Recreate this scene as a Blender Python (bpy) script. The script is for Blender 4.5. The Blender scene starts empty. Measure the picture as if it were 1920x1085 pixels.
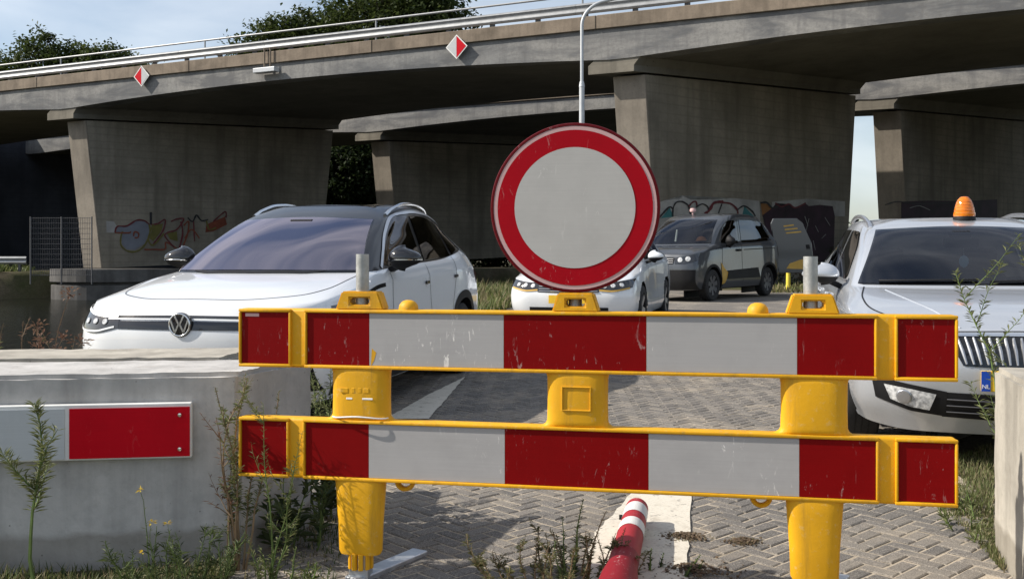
import bpy, bmesh, math, random
import numpy as np
from mathutils import Vector, Matrix, noise
from mathutils.bvhtree import BVHTree
R = math.radians
random.seed(7); rng = np.random.default_rng(7)
scene = bpy.context.scene
COL = scene.collection

# ------------------------------------------------------------------ camera, sky, sun, exposure
CAMZ, F, HZ = 1.18, 1867.0, 489.0
cam = bpy.data.cameras.new('camera'); cam_ob = bpy.data.objects.new('camera', cam); COL.objects.link(cam_ob)
cam.lens = 35.0; cam.sensor_width = 36.0; cam.clip_start = .05; cam.clip_end = 3000
cam.shift_y = -53.5/1920
cam_ob.location = (0, 0, CAMZ); cam_ob.rotation_euler = (R(90), 0, 0)
scene.camera = cam_ob
SUN_EL = R(38); SUN_AZ = R(180)           # azimuth measured from +X, counter-clockwise: the sun stands to the left
sun_dir = Vector((math.cos(SUN_EL)*math.cos(SUN_AZ), math.cos(SUN_EL)*math.sin(SUN_AZ)-.04, math.sin(SUN_EL)))
world = bpy.data.worlds.new('World'); scene.world = world; world.use_nodes = True
wn = world.node_tree; wn.nodes.clear()
def wnode(t, **k):
    n = wn.nodes.new(t)
    for a, v in k.items(): setattr(n, a, v)
    return n
sky = wnode('ShaderNodeTexSky', sky_type='NISHITA', sun_disc=False, sun_elevation=SUN_EL, sun_rotation=R(-90), air_density=1.0, dust_density=1.3, ozone_density=1.0)
tc = wnode('ShaderNodeTexCoord'); mp = wnode('ShaderNodeMapping'); mp.inputs['Scale'].default_value = (1.6, 1.6, 6.0)
nz = wnode('ShaderNodeTexNoise'); nz.inputs['Scale'].default_value = 1.5; nz.inputs['Detail'].default_value = 8; nz.inputs['Roughness'].default_value = .5; nz.inputs['Distortion'].default_value = .6
rp = wnode('ShaderNodeValToRGB'); rp.color_ramp.elements[0].position = .30; rp.color_ramp.elements[0].color = (0, 0, 0, 1); rp.color_ramp.elements[1].position = .85; rp.color_ramp.elements[1].color = (.8, .8, .8, 1)
mx = wnode('ShaderNodeMix', data_type='RGBA'); mx.inputs[7].default_value = (8.6, 8.9, 9.2, 1)
bg = wnode('ShaderNodeBackground'); bg.inputs['Strength'].default_value = .108
wo = wnode('ShaderNodeOutputWorld')
L = wn.links.new
L(tc.outputs['Generated'], mp.inputs['Vector']); L(mp.outputs[0], nz.inputs['Vector']); L(nz.outputs['Fac'], rp.inputs[0])
L(rp.outputs[0], mx.inputs[0]); L(sky.outputs[0], mx.inputs[6]); L(mx.outputs[2], bg.inputs['Color']); L(bg.outputs[0], wo.inputs['Surface'])
sl = bpy.data.lights.new('sun', 'SUN'); sl.energy = 5.0; sl.angle = R(.53); sl.color = (1.0, .93, .83)
so = bpy.data.objects.new('sun', sl); COL.objects.link(so); so.location = (-30, 0, 30)
so.rotation_euler = (-sun_dir).to_track_quat('-Z', 'Y').to_euler()
vs = scene.view_settings; vs.view_transform = 'Standard'; vs.look = 'None'; vs.exposure = .33; vs.gamma = 1.0; vs.use_curve_mapping = False
scene.render.resolution_x = 1024; scene.render.resolution_y = 578

def ray(px, py): return Vector(((px-960)/F, 1.0, (HZ-py)/F))
def at_depth(px, py, Y): r = ray(px, py); return Vector((r.x*Y, Y, CAMZ+r.z*Y))
SLOPE = .014
def gz(y):
    if y <= 13: return SLOPE*(max(y, -30)-3.5)
    return float(np.interp(y, [13, 20, 26], [.133, .34, .38]))

# ------------------------------------------------------------------ materials
MATS = {}
class NT:
    def __init__(s, name):
        s.m = bpy.data.materials.new(name); s.m.use_nodes = True; s.t = s.m.node_tree
        s.b = s.t.nodes['Principled BSDF']; s.out = s.t.nodes['Material Output']; MATS[name] = s.m
    def n(s, t, **k):
        o = s.t.nodes.new(t)
        for a, v in k.items():
            if a.startswith('_'): o.inputs[a[1:].replace('_', ' ')].default_value = v
            else: setattr(o, a, v)
        return o
    def l(s, a, b): s.t.links.new(a, b)
    def coord(s, scale=(1, 1, 1), kind='Object'):
        c = s.n('ShaderNodeTexCoord'); m = s.n('ShaderNodeMapping'); m.inputs['Scale'].default_value = scale
        s.l(c.outputs[kind], m.inputs['Vector']); return m.outputs[0]
    def noise(s, scale, detail=4, rough=.55, vec=None, dist=0.):
        o = s.n('ShaderNodeTexNoise', _Scale=scale, _Detail=detail, _Roughness=rough, _Distortion=dist)
        if vec: s.l(vec, o.inputs['Vector'])
        return o.outputs['Fac']
    def ramp(s, fac, stops):
        o = s.n('ShaderNodeValToRGB'); e = o.color_ramp.elements
        while len(e) < len(stops): e.new(.5)
        for i, (p, c) in enumerate(stops):
            e[i].position = p; e[i].color = (c, c, c, 1) if not hasattr(c, '__len__') else (*c, 1)
        s.l(fac, o.inputs[0]); return o.outputs[0]
    def mix(s, fac, a, b, mode='MIX'):
        o = s.n('ShaderNodeMix', data_type='RGBA', blend_type=mode)
        for v, i in ((fac, 0), (a, 6), (b, 7)):
            if hasattr(v, 'is_linked') or hasattr(v, 'links'): s.l(v, o.inputs[i])
            elif i == 0: o.inputs[0].default_value = v
            else: o.inputs[i].default_value = (*v, 1)
        return o.outputs[2]
    def base(s, c):
        if hasattr(c, 'links'): s.l(c, s.b.inputs['Base Color'])
        else: s.b.inputs['Base Color'].default_value = (*c, 1)
    def bump(s, h, strength=.3, dist=.01):
        o = s.n('ShaderNodeBump', _Strength=strength, _Distance=dist); s.l(h, o.inputs['Height']); s.l(o.outputs[0], s.b.inputs['Normal'])
    def set(s, **k):
        for a, v in k.items(): s.b.inputs[a.replace('_', ' ')].default_value = v
        return s

def simple(name, col, rough=.5, metal=0., var=.12, scale=6., coat=0., bump=0., spec=.5):
    t = NT(name); t.set(Roughness=rough, Metallic=metal, Coat_Weight=coat, Specular_IOR_Level=spec)
    n = t.noise(scale, 5, .6, t.coord())
    lo = tuple(c*(1-var) for c in col); hi = tuple(min(1, c*(1+var)) for c in col)
    t.base(t.ramp(n, [(.3, lo), (.7, hi)]))
    if bump: t.bump(t.noise(scale*6, 4, .6, t.coord()), bump, .005)
    return t.m

def concrete(name, col, streak=.35, dark=.5, boards=False, scale=1.0, warm=None):
    t = NT(name); t.set(Roughness=.9, Specular_IOR_Level=.2)
    o = t.coord()
    big = t.noise(.55*scale, 6, .62, o, .3); fine = t.noise(9*scale, 6, .7, o)
    st = t.noise(1.0, 5, .6, t.coord((2.2*scale, 2.2*scale, .16*scale)))
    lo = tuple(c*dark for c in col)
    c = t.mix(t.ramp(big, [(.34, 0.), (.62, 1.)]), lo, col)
    c = t.mix(t.ramp(fine, [(.3, .28), (.55, 0.)]), c, tuple(c_*.45 for c_ in col))
    c = t.mix(t.ramp(st, [(.46, 0.), (.68, streak)]), c, tuple(c_*.32 for c_ in col))
    pits = t.n('ShaderNodeTexVoronoi', _Scale=7*scale); t.l(o, pits.inputs['Vector'])
    pm = t.ramp(pits.outputs['Distance'], [(.045, .8), (.085, 0.)])
    c = t.mix(pm, c, tuple(c_*.3 for c_ in col))
    if boards:
        w = t.n('ShaderNodeTexWave', wave_type='BANDS', bands_direction='Z', _Scale=1.1, _Distortion=.35, _Detail=2)
        t.l(o, w.inputs['Vector'])
        c = t.mix(t.ramp(w.outputs['Fac'], [(.0, .35), (.12, 0.)]), c, tuple(c_*.5 for c_ in col))
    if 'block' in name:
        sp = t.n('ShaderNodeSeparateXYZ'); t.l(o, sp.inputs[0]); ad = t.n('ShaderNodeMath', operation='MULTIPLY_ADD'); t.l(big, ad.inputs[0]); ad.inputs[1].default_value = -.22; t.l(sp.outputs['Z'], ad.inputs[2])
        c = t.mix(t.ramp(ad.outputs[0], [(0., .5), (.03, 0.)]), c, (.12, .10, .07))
        rs = t.noise(1.0, 4, .6, t.coord((9, 9, .9))); c = t.mix(t.ramp(rs, [(.60, 0.), (.72, .35)]), c, (.17, .135, .10))
    t.base(c); t.bump(fine, .35, .008)
    return t.m

concrete('concrete_pier', (.275, .25, .205), .55, .62, True, .8)
concrete('concrete_pier_end', (.29, .255, .21), .4, .7, False, 1.2)
concrete('concrete_deck', (.34, .34, .335), .8, .36, False, .55)
def fascia():
    t = NT('concrete_fascia'); t.set(Roughness=.9, Specular_IOR_Level=.2); o = t.coord()
    a = t.noise(1.0, 8, .66, t.coord((.33, .33, 1.3)), .5); b = t.noise(1.0, 5, .6, t.coord((3, 3, .35))); f = t.noise(11, 6, .7, o); g = t.noise(.16, 3, .5, o)
    c = t.mix(t.ramp(g, [(.35, 0.), (.65, 1.)]), (.23, .23, .225), (.31, .30, .28))
    c = t.mix(t.ramp(a, [(.44, 0.), (.60, .75)]), c, (.085, .09, .10)); c = t.mix(t.ramp(b, [(.5, 0.), (.7, .6)]), c, (.12, .12, .125)); c = t.mix(t.ramp(f, [(.32, .5), (.55, 0.)]), c, (.14, .135, .13))
    t.base(c); t.bump(f, .4, .01)
fascia()
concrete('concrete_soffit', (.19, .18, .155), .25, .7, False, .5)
concrete('concrete_parapet', (.27, .22, .17), .35, .6, False, 2.5)
concrete('concrete_painted_shade', (.05, .055, .07), .4, .5, True, .5)  # abutment concrete: the shade under the deck is put into this near-black colour
concrete('concrete_footing', (.15, .145, .14), .6, .5, False, .8)
concrete('concrete_block', (.56, .545, .525), .42, .68, False, 2.6)
concrete('concrete_block_pale', (.50, .465, .40), .5, .62, False, 2.6)
simple('galvanised', (.50, .52, .54), .42, .75, .18, 14)
simple('rail_steel', (.27, .28, .29), .55, .4, .15, 5)
simple('tube_steel', (.40, .41, .40), .5, .55, .25, 22, bump=.2)
simple('lamp_post_grey', (.48, .50, .52), .5, .2, .1, 3)
simple('dark_metal', (.03, .03, .035), .5, .3)
simple('black_plastic', (.010, .010, .011), .6, 0, .2, spec=.25)
simple('black_gloss', (.006, .006, .007), .08, 0, .1, coat=.6)
simple('rubber', (.016, .016, .017), .8, 0, .25, 20)
simple('rim_alloy', (.45, .46, .48), .3, .8)
simple('rim_steel', (.10, .10, .105), .5, .4)
simple('chrome', (.78, .79, .80), .14, 1., .04)
simple('satin_silver', (.62, .63, .65), .28, .9, .05)
simple('seat_fabric', (.035, .035, .04), .9, 0, .2, 20)
simple('white_plastic', (.72, .72, .70), .5)
simple('plate_blue', (.01, .06, .38), .4)
simple('plate_yellow', (.80, .50, .03), .45)
simple('decal_yellow', (.50, .30, .05), .5)
simple('decal_white', (.8, .8, .8), .5)
simple('tail_red', (.35, .01, .012), .15, coat=.6)
simple('tag_blue', (.35, .62, .80), .5)
simple('orange_cloth', (.80, .30, .10), .7)
simple('paper_white', (.8, .8, .78), .7)
simple('concrete_sand', (.35, .30, .24), .95, 0, .3, 8)
simple('bark', (.07, .055, .04), .9, 0, .3, 6, bump=.6)
simple('stem_green', (.10, .15, .035), .8, 0, .3, 12)
simple('stem_dry', (.22, .15, .085), .85, 0, .3, 12)
simple('post_wood', (.05, .045, .04), .9)
simple('yellow_post', (.75, .60, .06), .6)
simple('soil_clump', (.12, .085, .055), .95, 0, .5, 25, bump=.8)

def paint(name, col, metal=0., rough=.34, flake=0.):
    t = NT(name); t.set(Roughness=rough, Metallic=metal, Coat_Weight=1., Coat_Roughness=.04, Specular_IOR_Level=.5)
    o = t.coord(); d = t.noise(1.7, 5, .65, o)
    c = t.mix(t.ramp(d, [(.35, 0.), (.8, .14)]), col, tuple(x*.72+.02 for x in col))
    if flake:
        fl = t.noise(900, 1, .5, o); c = t.mix(t.ramp(fl, [(.4, 0.), (.7, flake)]), c, tuple(min(1, x*1.5) for x in col))
    t.base(c); return t.m
paint('paint_white', (.72, .74, .76)); paint('paint_silver', (.50, .525, .56), .5, .36, .3)
paint('paint_grey', (.060, .066, .075), .4, .36, .25); paint('paint_black', (.008, .008, .01), 0., .3)
MATS['paint_black'].node_tree.nodes['Principled BSDF'].inputs['Coat Weight'].default_value = .35

def carglass(name, tint, refl, gc=(.95, .95, 1)):
    t = NT(name); t.t.nodes.remove(t.b)
    tr = t.n('ShaderNodeBsdfTransparent'); tr.inputs['Color'].default_value = (*tint, 1)
    gl = t.n('ShaderNodeBsdfGlossy', _Roughness=.015); gl.inputs['Color'].default_value = (*gc, 1)
    fr = t.n('ShaderNodeFresnel', _IOR=1.6); m = t.n('ShaderNodeMath', operation='MULTIPLY_ADD'); m.inputs[1].default_value = 1.; m.inputs[2].default_value = refl
    t.l(fr.outputs[0], m.inputs[0]); mxs = t.n('ShaderNodeMixShader'); t.l(m.outputs[0], mxs.inputs[0]); t.l(tr.outputs[0], mxs.inputs[1]); t.l(gl.outputs[0], mxs.inputs[2])
    t.l(mxs.outputs[0], t.out.inputs['Surface']); return t.m
carglass('glass_windscreen', (.55, .60, .60), .0); carglass('glass_tinted', (.05, .052, .055), .02)
carglass('glass_athermic', (.32, .29, .31), .26, (1, .88, .96))
carglass('glass_clear', (.75, .78, .8), .03)

def sheet(name, col, scr=.25):          # retro-reflective sheeting, scuffed
    t = NT(name); t.set(Roughness=.45, Specular_IOR_Level=.12)
    o = t.coord()
    a = t.n('ShaderNodeTexNoise', _Scale=1.0, _Detail=6, _Roughness=.7); t.l(t.coord((3, 3, 160)), a.inputs['Vector'])
    c = t.mix(t.ramp(a.outputs['Fac'], [(.35, .0), (.75, .22)]), col, tuple(x*.62 for x in col))
    g = t.noise(7, 6, .65, o); c = t.mix(t.ramp(g, [(.45, 0.), (.8, .3)]), c, tuple(x*.62 for x in col))
    s1 = t.n('ShaderNodeTexNoise', _Scale=1.0, _Detail=5, _Roughness=.75, _Distortion=1.2); t.l(t.coord((34, 34, 9)), s1.inputs['Vector'])
    s2 = t.noise(3.2, 3, .6, o)
    sc = t.n('ShaderNodeMath', operation='MULTIPLY'); t.l(t.ramp(s1.outputs['Fac'], [(.60, 0.), (.645, 1.)]), sc.inputs[0]); t.l(t.ramp(s2, [(.48, 0.), (.62, scr)]), sc.inputs[1])
    c = t.mix(sc.outputs[0], c, (.75, .73, .70))
    t.base(c); t.bump(t.noise(60, 3, .6, o), .05, .002); return t.m
sheet('sheet_red', (.20, .001, .002)); sheet('sheet_white', (.40, .392, .39), 1.); sheet('sheet_pink', (.62, .40, .39), .3)
sheet('sheet_red_dark', (.11, .005, .008)); sheet('board_red', (.55, .002, .012), .05); sheet('board_white', (.52, .54, .55), .1)
sheet('bollard_red', (.36, .03, .038), .5); sheet('bollard_dark', (.24, .012, .02), .4); sheet('sign_red', (.40, .002, .010), .3); sheet('bollard_white', (.70, .69, .67), .3); sheet('sign_white', (.52, .505, .48), .6)

def plastic_yellow():
    t = NT('plastic_yellow'); t.set(Roughness=.55, Specular_IOR_Level=.35)
    o = t.coord(); g = t.noise(5, 7, .65, o); f = t.noise(45, 4, .7, o)
    c = t.mix(t.ramp(g, [(.4, 0.), (.75, .5)]), (.72, .37, .006), (.55, .28, .012))
    c = t.mix(t.ramp(f, [(.58, 0.), (.74, .45)]), c, (.62, .48, .22))
    st = t.noise(1., 6, .7, t.coord((16, 16, 1.6))); c = t.mix(t.ramp(st, [(.52, 0.), (.72, .55)]), c, (.30, .17, .03))
    sp = t.noise(130, 3, .7, o); c = t.mix(t.ramp(sp, [(.68, 0.), (.74, .5)]), c, (.16, .10, .04))
    t.base(c); t.bump(f, .15, .004); return t.m
plastic_yellow()
t = NT('amber_lens'); t.set(Roughness=.12, Transmission_Weight=.25, Coat_Weight=.5); t.base(t.ramp(t.noise(30, 2, .5, t.coord((1, 1, 4))), [(.3, (.72, .16, .003)), (.7, (.9, .27, .008))]))
t = NT('lamp_lens'); t.set(Roughness=.1, Coat_Weight=.8); t.base(t.ramp(t.noise(40, 2, .5, t.coord()), [(.35, (.30, .31, .32)), (.65, (.75, .76, .76))]))
t = NT('lamp_dark'); t.set(Roughness=.06, Coat_Weight=.8); t.base((.02, .021, .024))
t = NT('glow_led'); t.set(Roughness=.2); t.base((.75, .77, .78))

def leafmat(name, c1, c2, trans=.35, rough=.6):
    t = NT(name); g = t.n('ShaderNodeNewGeometry'); oi = t.noise(.35, 3, .6, t.coord(kind='Object'))
    c = t.ramp(g.outputs['Random Per Island'], [(.0, c1), (1., c2)])
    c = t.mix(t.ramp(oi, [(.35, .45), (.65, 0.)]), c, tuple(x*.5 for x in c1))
    t.base(c); t.set(Roughness=rough, Specular_IOR_Level=.3)
    tl = t.n('ShaderNodeBsdfTranslucent'); t.l(c, tl.inputs['Color']); ms = t.n('ShaderNodeMixShader', _Fac=trans)
    t.l(t.b.outputs[0], ms.inputs[1]); t.l(tl.outputs[0], ms.inputs[2]); t.l(ms.outputs[0], t.out.inputs['Surface']); return t.m
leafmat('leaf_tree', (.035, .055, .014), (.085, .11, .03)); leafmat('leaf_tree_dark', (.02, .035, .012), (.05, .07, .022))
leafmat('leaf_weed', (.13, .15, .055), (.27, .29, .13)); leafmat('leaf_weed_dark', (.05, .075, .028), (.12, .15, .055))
leafmat('leaf_dry', (.16, .085, .06), (.30, .19, .13)); leafmat('leaf_grass', (.07, .10, .025), (.20, .22, .075)); leafmat('leaf_grass_dry', (.20, .17, .09), (.38, .33, .19))
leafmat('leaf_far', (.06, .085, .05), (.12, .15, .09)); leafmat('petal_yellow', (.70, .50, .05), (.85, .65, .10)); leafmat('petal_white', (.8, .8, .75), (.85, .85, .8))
leafmat('leaf_heather', (.10, .12, .045), (.24, .21, .09))

def paver_mat(name, island):
    t = NT(name); t.set(Roughness=.9, Specular_IOR_Level=.2)
    o = t.coord(kind='Object') if island else None
    if not island:
        g = t.n('ShaderNodeNewGeometry'); o = g.outputs['Position']
    r = t.n('ShaderNodeNewGeometry').outputs['Random Per Island'] if island else t.n('ShaderNodeObjectInfo').outputs['Random']
    gpos = t.n('ShaderNodeNewGeometry').outputs['Position']
    c = t.ramp(r, [(0., (.125, .118, .11)), (.5, (.17, .158, .145)), (1., (.22, .20, .175))])
    sp = t.noise(190, 3, .75, gpos); c = t.mix(t.ramp(sp, [(.40, .75), (.5, 0.)]), c, (.06, .055, .05))
    c = t.mix(t.ramp(sp, [(.55, 0.), (.68, .6)]), c, (.52, .47, .41))
    d = t.noise(1.3, 6, .65, gpos, .4); c = t.mix(t.ramp(d, [(.50, 0.), (.74, .7)]), c, (.36, .305, .235))
    t.base(c); t.bump(sp, .5, .004); return t.m
paver_mat('paver_single', False); paver_mat('paver_mass', True)
def sand():
    t = NT('joint_sand'); t.set(Roughness=.95, Specular_IOR_Level=.1); p = t.n('ShaderNodeNewGeometry').outputs['Position']
    a = t.noise(2, 6, .65, p); f = t.noise(120, 3, .7, p)
    c = t.mix(t.ramp(a, [(.35, 0.), (.65, 1.)]), (.30, .26, .20), (.52, .45, .36)); c = t.mix(t.ramp(f, [(.35, .5), (.55, 0.)]), c, (.14, .11, .08))
    t.base(c); t.bump(f, .5, .006)
sand()
def ground():
    t = NT('ground_soil'); t.set(Roughness=.95, Specular_IOR_Level=.1); p = t.n('ShaderNodeNewGeometry').outputs['Position']
    a = t.noise(.5, 7, .65, p); f = t.noise(30, 5, .7, p)
    c = t.mix(t.ramp(a, [(.38, 0.), (.6, 1.)]), (.065, .075, .03), (.15, .125, .085)); c = t.mix(t.ramp(f, [(.4, .6), (.6, 0.)]), c, (.04, .035, .022))
    t.base(c); t.bump(f, .8, .03)
ground()
def farroad():
    t = NT('road_paving'); t.set(Roughness=.9, Specular_IOR_Level=.2); p = t.n('ShaderNodeNewGeometry').outputs['Position']
    a = t.noise(1.1, 6, .65, p, .4); f = t.noise(70, 4, .75, p)
    c = t.mix(t.ramp(a, [(.44, 0.), (.68, .8)]), (.19, .175, .16), (.40, .355, .29)); c = t.mix(t.ramp(f, [(.38, .8), (.55, 0.)]), c, (.06, .055, .05))
    t.base(c); t.bump(f, .4, .006)
farroad()
def whitepaint():
    t = NT('road_marking_white'); t.set(Roughness=.8, Specular_IOR_Level=.2); p = t.n('ShaderNodeNewGeometry').outputs['Position']
    a = t.noise(9, 7, .7, p); f = t.noise(80, 4, .7, p)
    c = t.mix(t.ramp(a, [(.52, 0.), (.75, .8)]), (.60, .56, .48), (.34, .30, .24)); c = t.mix(t.ramp(f, [(.3, .6), (.48, 0.)]), c, (.35, .31, .26))
    w = t.noise(22, 6, .75, p); c = t.mix(t.ramp(w, [(.585, 0.), (.66, .8)]), c, (.17, .155, .135))
    t.base(c); t.bump(f, .3, .003)
whitepaint()
def water():
    t = NT('water'); t.set(Roughness=.16, Specular_IOR_Level=.22); t.base((.010, .011, .008))
    t.bump(t.noise(1.6, 4, .6, t.coord((1, 1.6, 1))), .4, .06)
water()

# ------------------------------------------------------------------ mesh helpers
class MB:
    def __init__(s): s.v = []; s.f = []
    def add(s, v, f):
        b = len(s.v); s.v += [tuple(p) for p in v]; s.f += [tuple(i+b for i in q) for q in f]; return s
    def box(s, c, d, M=None, bev=0):
        x, y, z = [k/2 for k in d]
        v = [Vector((a*x, b*y, e*z)) for a in (-1, 1) for b in (-1, 1) for e in (-1, 1)]
        if M is not None: v = [M @ p for p in v]
        v = [p+Vector(c) for p in v]
        return s.add(v, [(0, 1, 3, 2), (4, 6, 7, 5), (0, 4, 5, 1), (2, 3, 7, 6), (0, 2, 6, 4), (1, 5, 7, 3)])
    def prism(s, poly, z0, z1, fn=None):     # poly in (x,y), extruded in z ; fn maps (x,y,z)->point
        n = len(poly); fn = fn or (lambda x, y, z: (x, y, z))
        v = [fn(x, y, z0) for x, y in poly]+[fn(x, y, z1) for x, y in poly]
        return s.add(v, [tuple(range(n))[::-1], tuple(range(n, 2*n))]+[(i, (i+1) % n, n+(i+1) % n, n+i) for i in range(n)])
    def tube(s, pts, r, n=8, cap=True):
        pts = [Vector(p) for p in pts]; rr = r if hasattr(r, '__len__') else [r]*len(pts); rings = []
        up = None
        for i, p in enumerate(pts):
            d = (pts[min(i+1, len(pts)-1)]-pts[max(i-1, 0)]).normalized()
            if up is None: up = Vector((0, 0, 1)) if abs(d.z) < .9 else Vector((1, 0, 0))
            a = d.cross(up)
            if a.length < 1e-4: a = d.cross(Vector((0, 1, 0)))
            a.normalize(); b = a.cross(d).normalized(); up = b
            rings.append([p+rr[i]*(math.cos(2*math.pi*k/n)*a+math.sin(2*math.pi*k/n)*b) for k in range(n)])
        return s.rings(rings, cap)
    def rings(s, rings, cap=True, closed=True):
        n = len(rings[0]); v = [p for q in rings for p in q]; f = []
        for i in range(len(rings)-1):
            for k in range(n if closed else n-1):
                f.append((i*n+k, i*n+(k+1) % n, (i+1)*n+(k+1) % n, (i+1)*n+k))
        if cap and closed: f.append(tuple(range(n))[::-1]); f.append(tuple((len(rings)-1)*n+k for k in range(n)))
        return s.add(v, f)
    def lathe(s, prof, n=24, M=None, cap=True):   # prof: (r,z) about z
        M = M or Matrix()
        return s.rings([[M @ Vector((r*math.cos(2*math.pi*k/n), r*math.sin(2*math.pi*k/n), z)) for k in range(n)] for r, z in prof], cap)
    def build(s, name, mat, parent=None, smooth=False, bevel=0, seg=2, kind=None):
        me = bpy.data.meshes.new(name); me.from_pydata(s.v, [], s.f)
        bm = bmesh.new(); bm.from_mesh(me); bmesh.ops.recalc_face_normals(bm, faces=bm.faces)
        if bevel:
            ed = [e for e in bm.edges if len(e.link_faces) == 2 and e.calc_face_angle(0) > .5]
            bmesh.ops.bevel(bm, geom=ed, offset=bevel, segments=seg, profile=.5, affect='EDGES', clamp_overlap=True)
        bm.to_mesh(me); bm.free()
        return link(name, me, mat, parent, smooth, kind)
def link(name, me, mat, parent=None, smooth=False, kind=None):
    me.materials.append(MATS[mat])
    if smooth:
        me.polygons.foreach_set('use_smooth', [True]*len(me.polygons))
        if smooth != 'all':
            try: me.set_sharp_from_angle(angle=R(38))
            except Exception: pass
    o = bpy.data.objects.new(name, me); COL.objects.link(o)
    if parent is not None: o.parent = parent
    if kind: o['kind'] = kind
    return o
def tag(o, label, cat, group=None):
    o['label'] = label; o['category'] = cat
    if group: o['group'] = group
    return o
def thing(name, label, cat, loc=(0, 0, 0), rot=(0, 0, 0), group=None):
    o = bpy.data.objects.new(name, None); COL.objects.link(o); o.location = loc; o.rotation_euler = rot; o.empty_display_size = .2
    return tag(o, label, cat, group)
def structure(o): o['kind'] = 'structure'; return o

# ------------------------------------------------------------------ terrain, canal
def interp(t, pts):
    return float(np.interp(t, [p[0] for p in pts], [p[1] for p in pts]))
B1 = [(-40, -24), (0, -9), (4, -5.8), (6.5, -4.5), (9, -3.5), (14, -2.5), (22, -1.6), (28, .2), (33, 4.5), (42, 14), (66, 40), (130, 110), (900, 900)]
B2 = [(-40, -70), (0, -46), (20, -36), (38, -21.5), (42, -17.5), (50, -8), (60, 5), (92, 40), (150, 100), (900, 860)]
def height(x, y):
    b1, b2 = interp(y, B1), interp(y, B2)
    d = min(b1-x, x-b2)                          # >0 inside the canal
    land = gz(y) if x > (b1+b2)/2 else .75
    k = max(0., min(1., d/1.4+.5)); k = k*k*(3-2*k)
    return land*(1-k)+(-1.6)*k + (.03*noise.noise(Vector((x*.6, y*.6, 0))) if x < -5 or x > 12 or y > 32 else 0)
xs = sorted(set([-900, -500, -300, -200, -140, -100]+[round(-80+i*1.0, 2) for i in range(60)]+[round(-20+i*.5, 2) for i in range(90)]+[round(25+i*1.5, 2) for i in range(40)]+[90, 120, 170, 240, 340, 500, 900]))
ys = sorted(set([-200, -100, -60, -40]+[round(-30+i*2., 2) for i in range(15)]+[round(i*.5, 2) for i in range(110)]+[round(55+i*1.5, 2) for i in range(40)]+[120, 140, 170, 220, 300, 420, 600, 1000, 1600]))
mb = MB(); mb.v = [(x, y, height(x, y)-.012) for y in ys for x in xs]; nx = len(xs)
mb.f = [(j*nx+i, j*nx+i+1, (j+1)*nx+i+1, (j+1)*nx+i) for j in range(len(ys)-1) for i in range(nx-1)]
structure(mb.build('ground', 'ground_soil', smooth='all'))
mb = MB(); mb.add([(-300, -60, -.34), (300, -60, -.34), (300, 400, -.34), (-300, 400, -.34)], [(0, 1, 2, 3)]); structure(mb.build('water', 'water'))
# road sheets: sand bed below the pavers, worn paving further on
def sheet_strip(name, mat, rows, dz):
    mb = MB(); n = 0
    mb.rings([[(x, y, gz(y)+dz) for x in np.linspace(x0, x1, 6)] for y, x0, x1 in rows], cap=False, closed=False)
    return structure(mb.build(name, mat))
sheet_strip('sand_bed', 'joint_sand', [(2.4, -1.35, 1.75), (3.6, -1.3, 1.95), (4.6, -1.2, 2.3), (6, -1.6, 2.5), (8.2, -2, 4.6), (12.2, -2, 5)], -.0045)
sheet_strip('road', 'road_paving', [(y, interp(y, [(11.8, -1.8), (18, -.9), (24, .4), (27, 2.6)]), interp(y, [(11.8, 7.0), (18, 9), (24, 8), (27, 9)])) for y in np.arange(11.9, 27.2, .5)], .004)
# ------------------------------------------------------------------ block paving, herringbone at 45 degrees
pav_root = bpy.data.objects.new('block_paving', None); COL.objects.link(pav_root); pav_root.location = (0, 3.5, 0); pav_root.rotation_euler = (math.atan(SLOPE), 0, 0); structure(pav_root)
W = .074; ca = math.cos(R(43)); sa = math.sin(R(43))
def paver_shape(seed):
    r = random.Random(seed); a, b, h = W-.0045, W/2-.0045, .0
    j = lambda s=.0022: r.uniform(-s, s)
    out = [(-a+j(), -b+j()), (a+j(), -b+j()), (a+j(), b+j()), (-a+j(), b+j())]
    inn = [(x*(1-.006/a), y*(1-.006/b)) for x, y in out]
    v = [(x, y, -.03) for x, y in out]+[(x, y, -.004) for x, y in out]+[(x, y, j(.0008)) for x, y in inn]
    f = [(4, 5, 6, 7)[::1]]; f = []
    for k in range(4):
        f.append((k, (k+1) % 4, 4+(k+1) % 4, 4+k)); f.append((4+k, 4+(k+1) % 4, 8+(k+1) % 4, 8+k))
    f.append((8, 9, 10, 11)); return v, f
shapes = [paver_shape(k) for k in range(6)]
pv = []
for cx in range(-125, 185):
    for cy in range(-125, 185):
        m = (cx-cy) % 4
        if m == 0: lx, ly, rz = (cx+1)*W, (cy+.5)*W, 0
        elif m == 3: lx, ly, rz = (cx+.5)*W, (cy+1)*W, 90
        else: continue
        X = lx*ca-ly*sa; Y = lx*sa+ly*ca
        Yw = Y+3.5
        if Yw < 2.5 or Yw > 12.0: continue
        xl = interp(Yw, [(2.4, -1.25), (3.6, -1.0), (4.6, -.98), (6, -1.5), (8.2, -2), (12, -2)])+random.uniform(-.1, .1)
        xr = interp(Yw, [(2.4, 1.7), (3.6, 1.9), (4.2, 2.0), (4.9, 2.15), (6, 2.3), (8.2, 4.5), (12, 4.8)])+random.uniform(-.12, .1)
        if not xl < X < xr: continue
        py = HZ+F*(CAMZ-gz(Yw))/Yw; px = 960+F*X/Yw
        vis = 0 < px < 1920 and 900 < py < 1100 and not (640 < px < 715 or 1478 < px < 1580)
        pv.append((0 if vis else 1, Yw, X, Y, rz))
pv.sort()
nobj = min(300, sum(1 for p in pv if p[0] == 0))
pmesh = []
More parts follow.
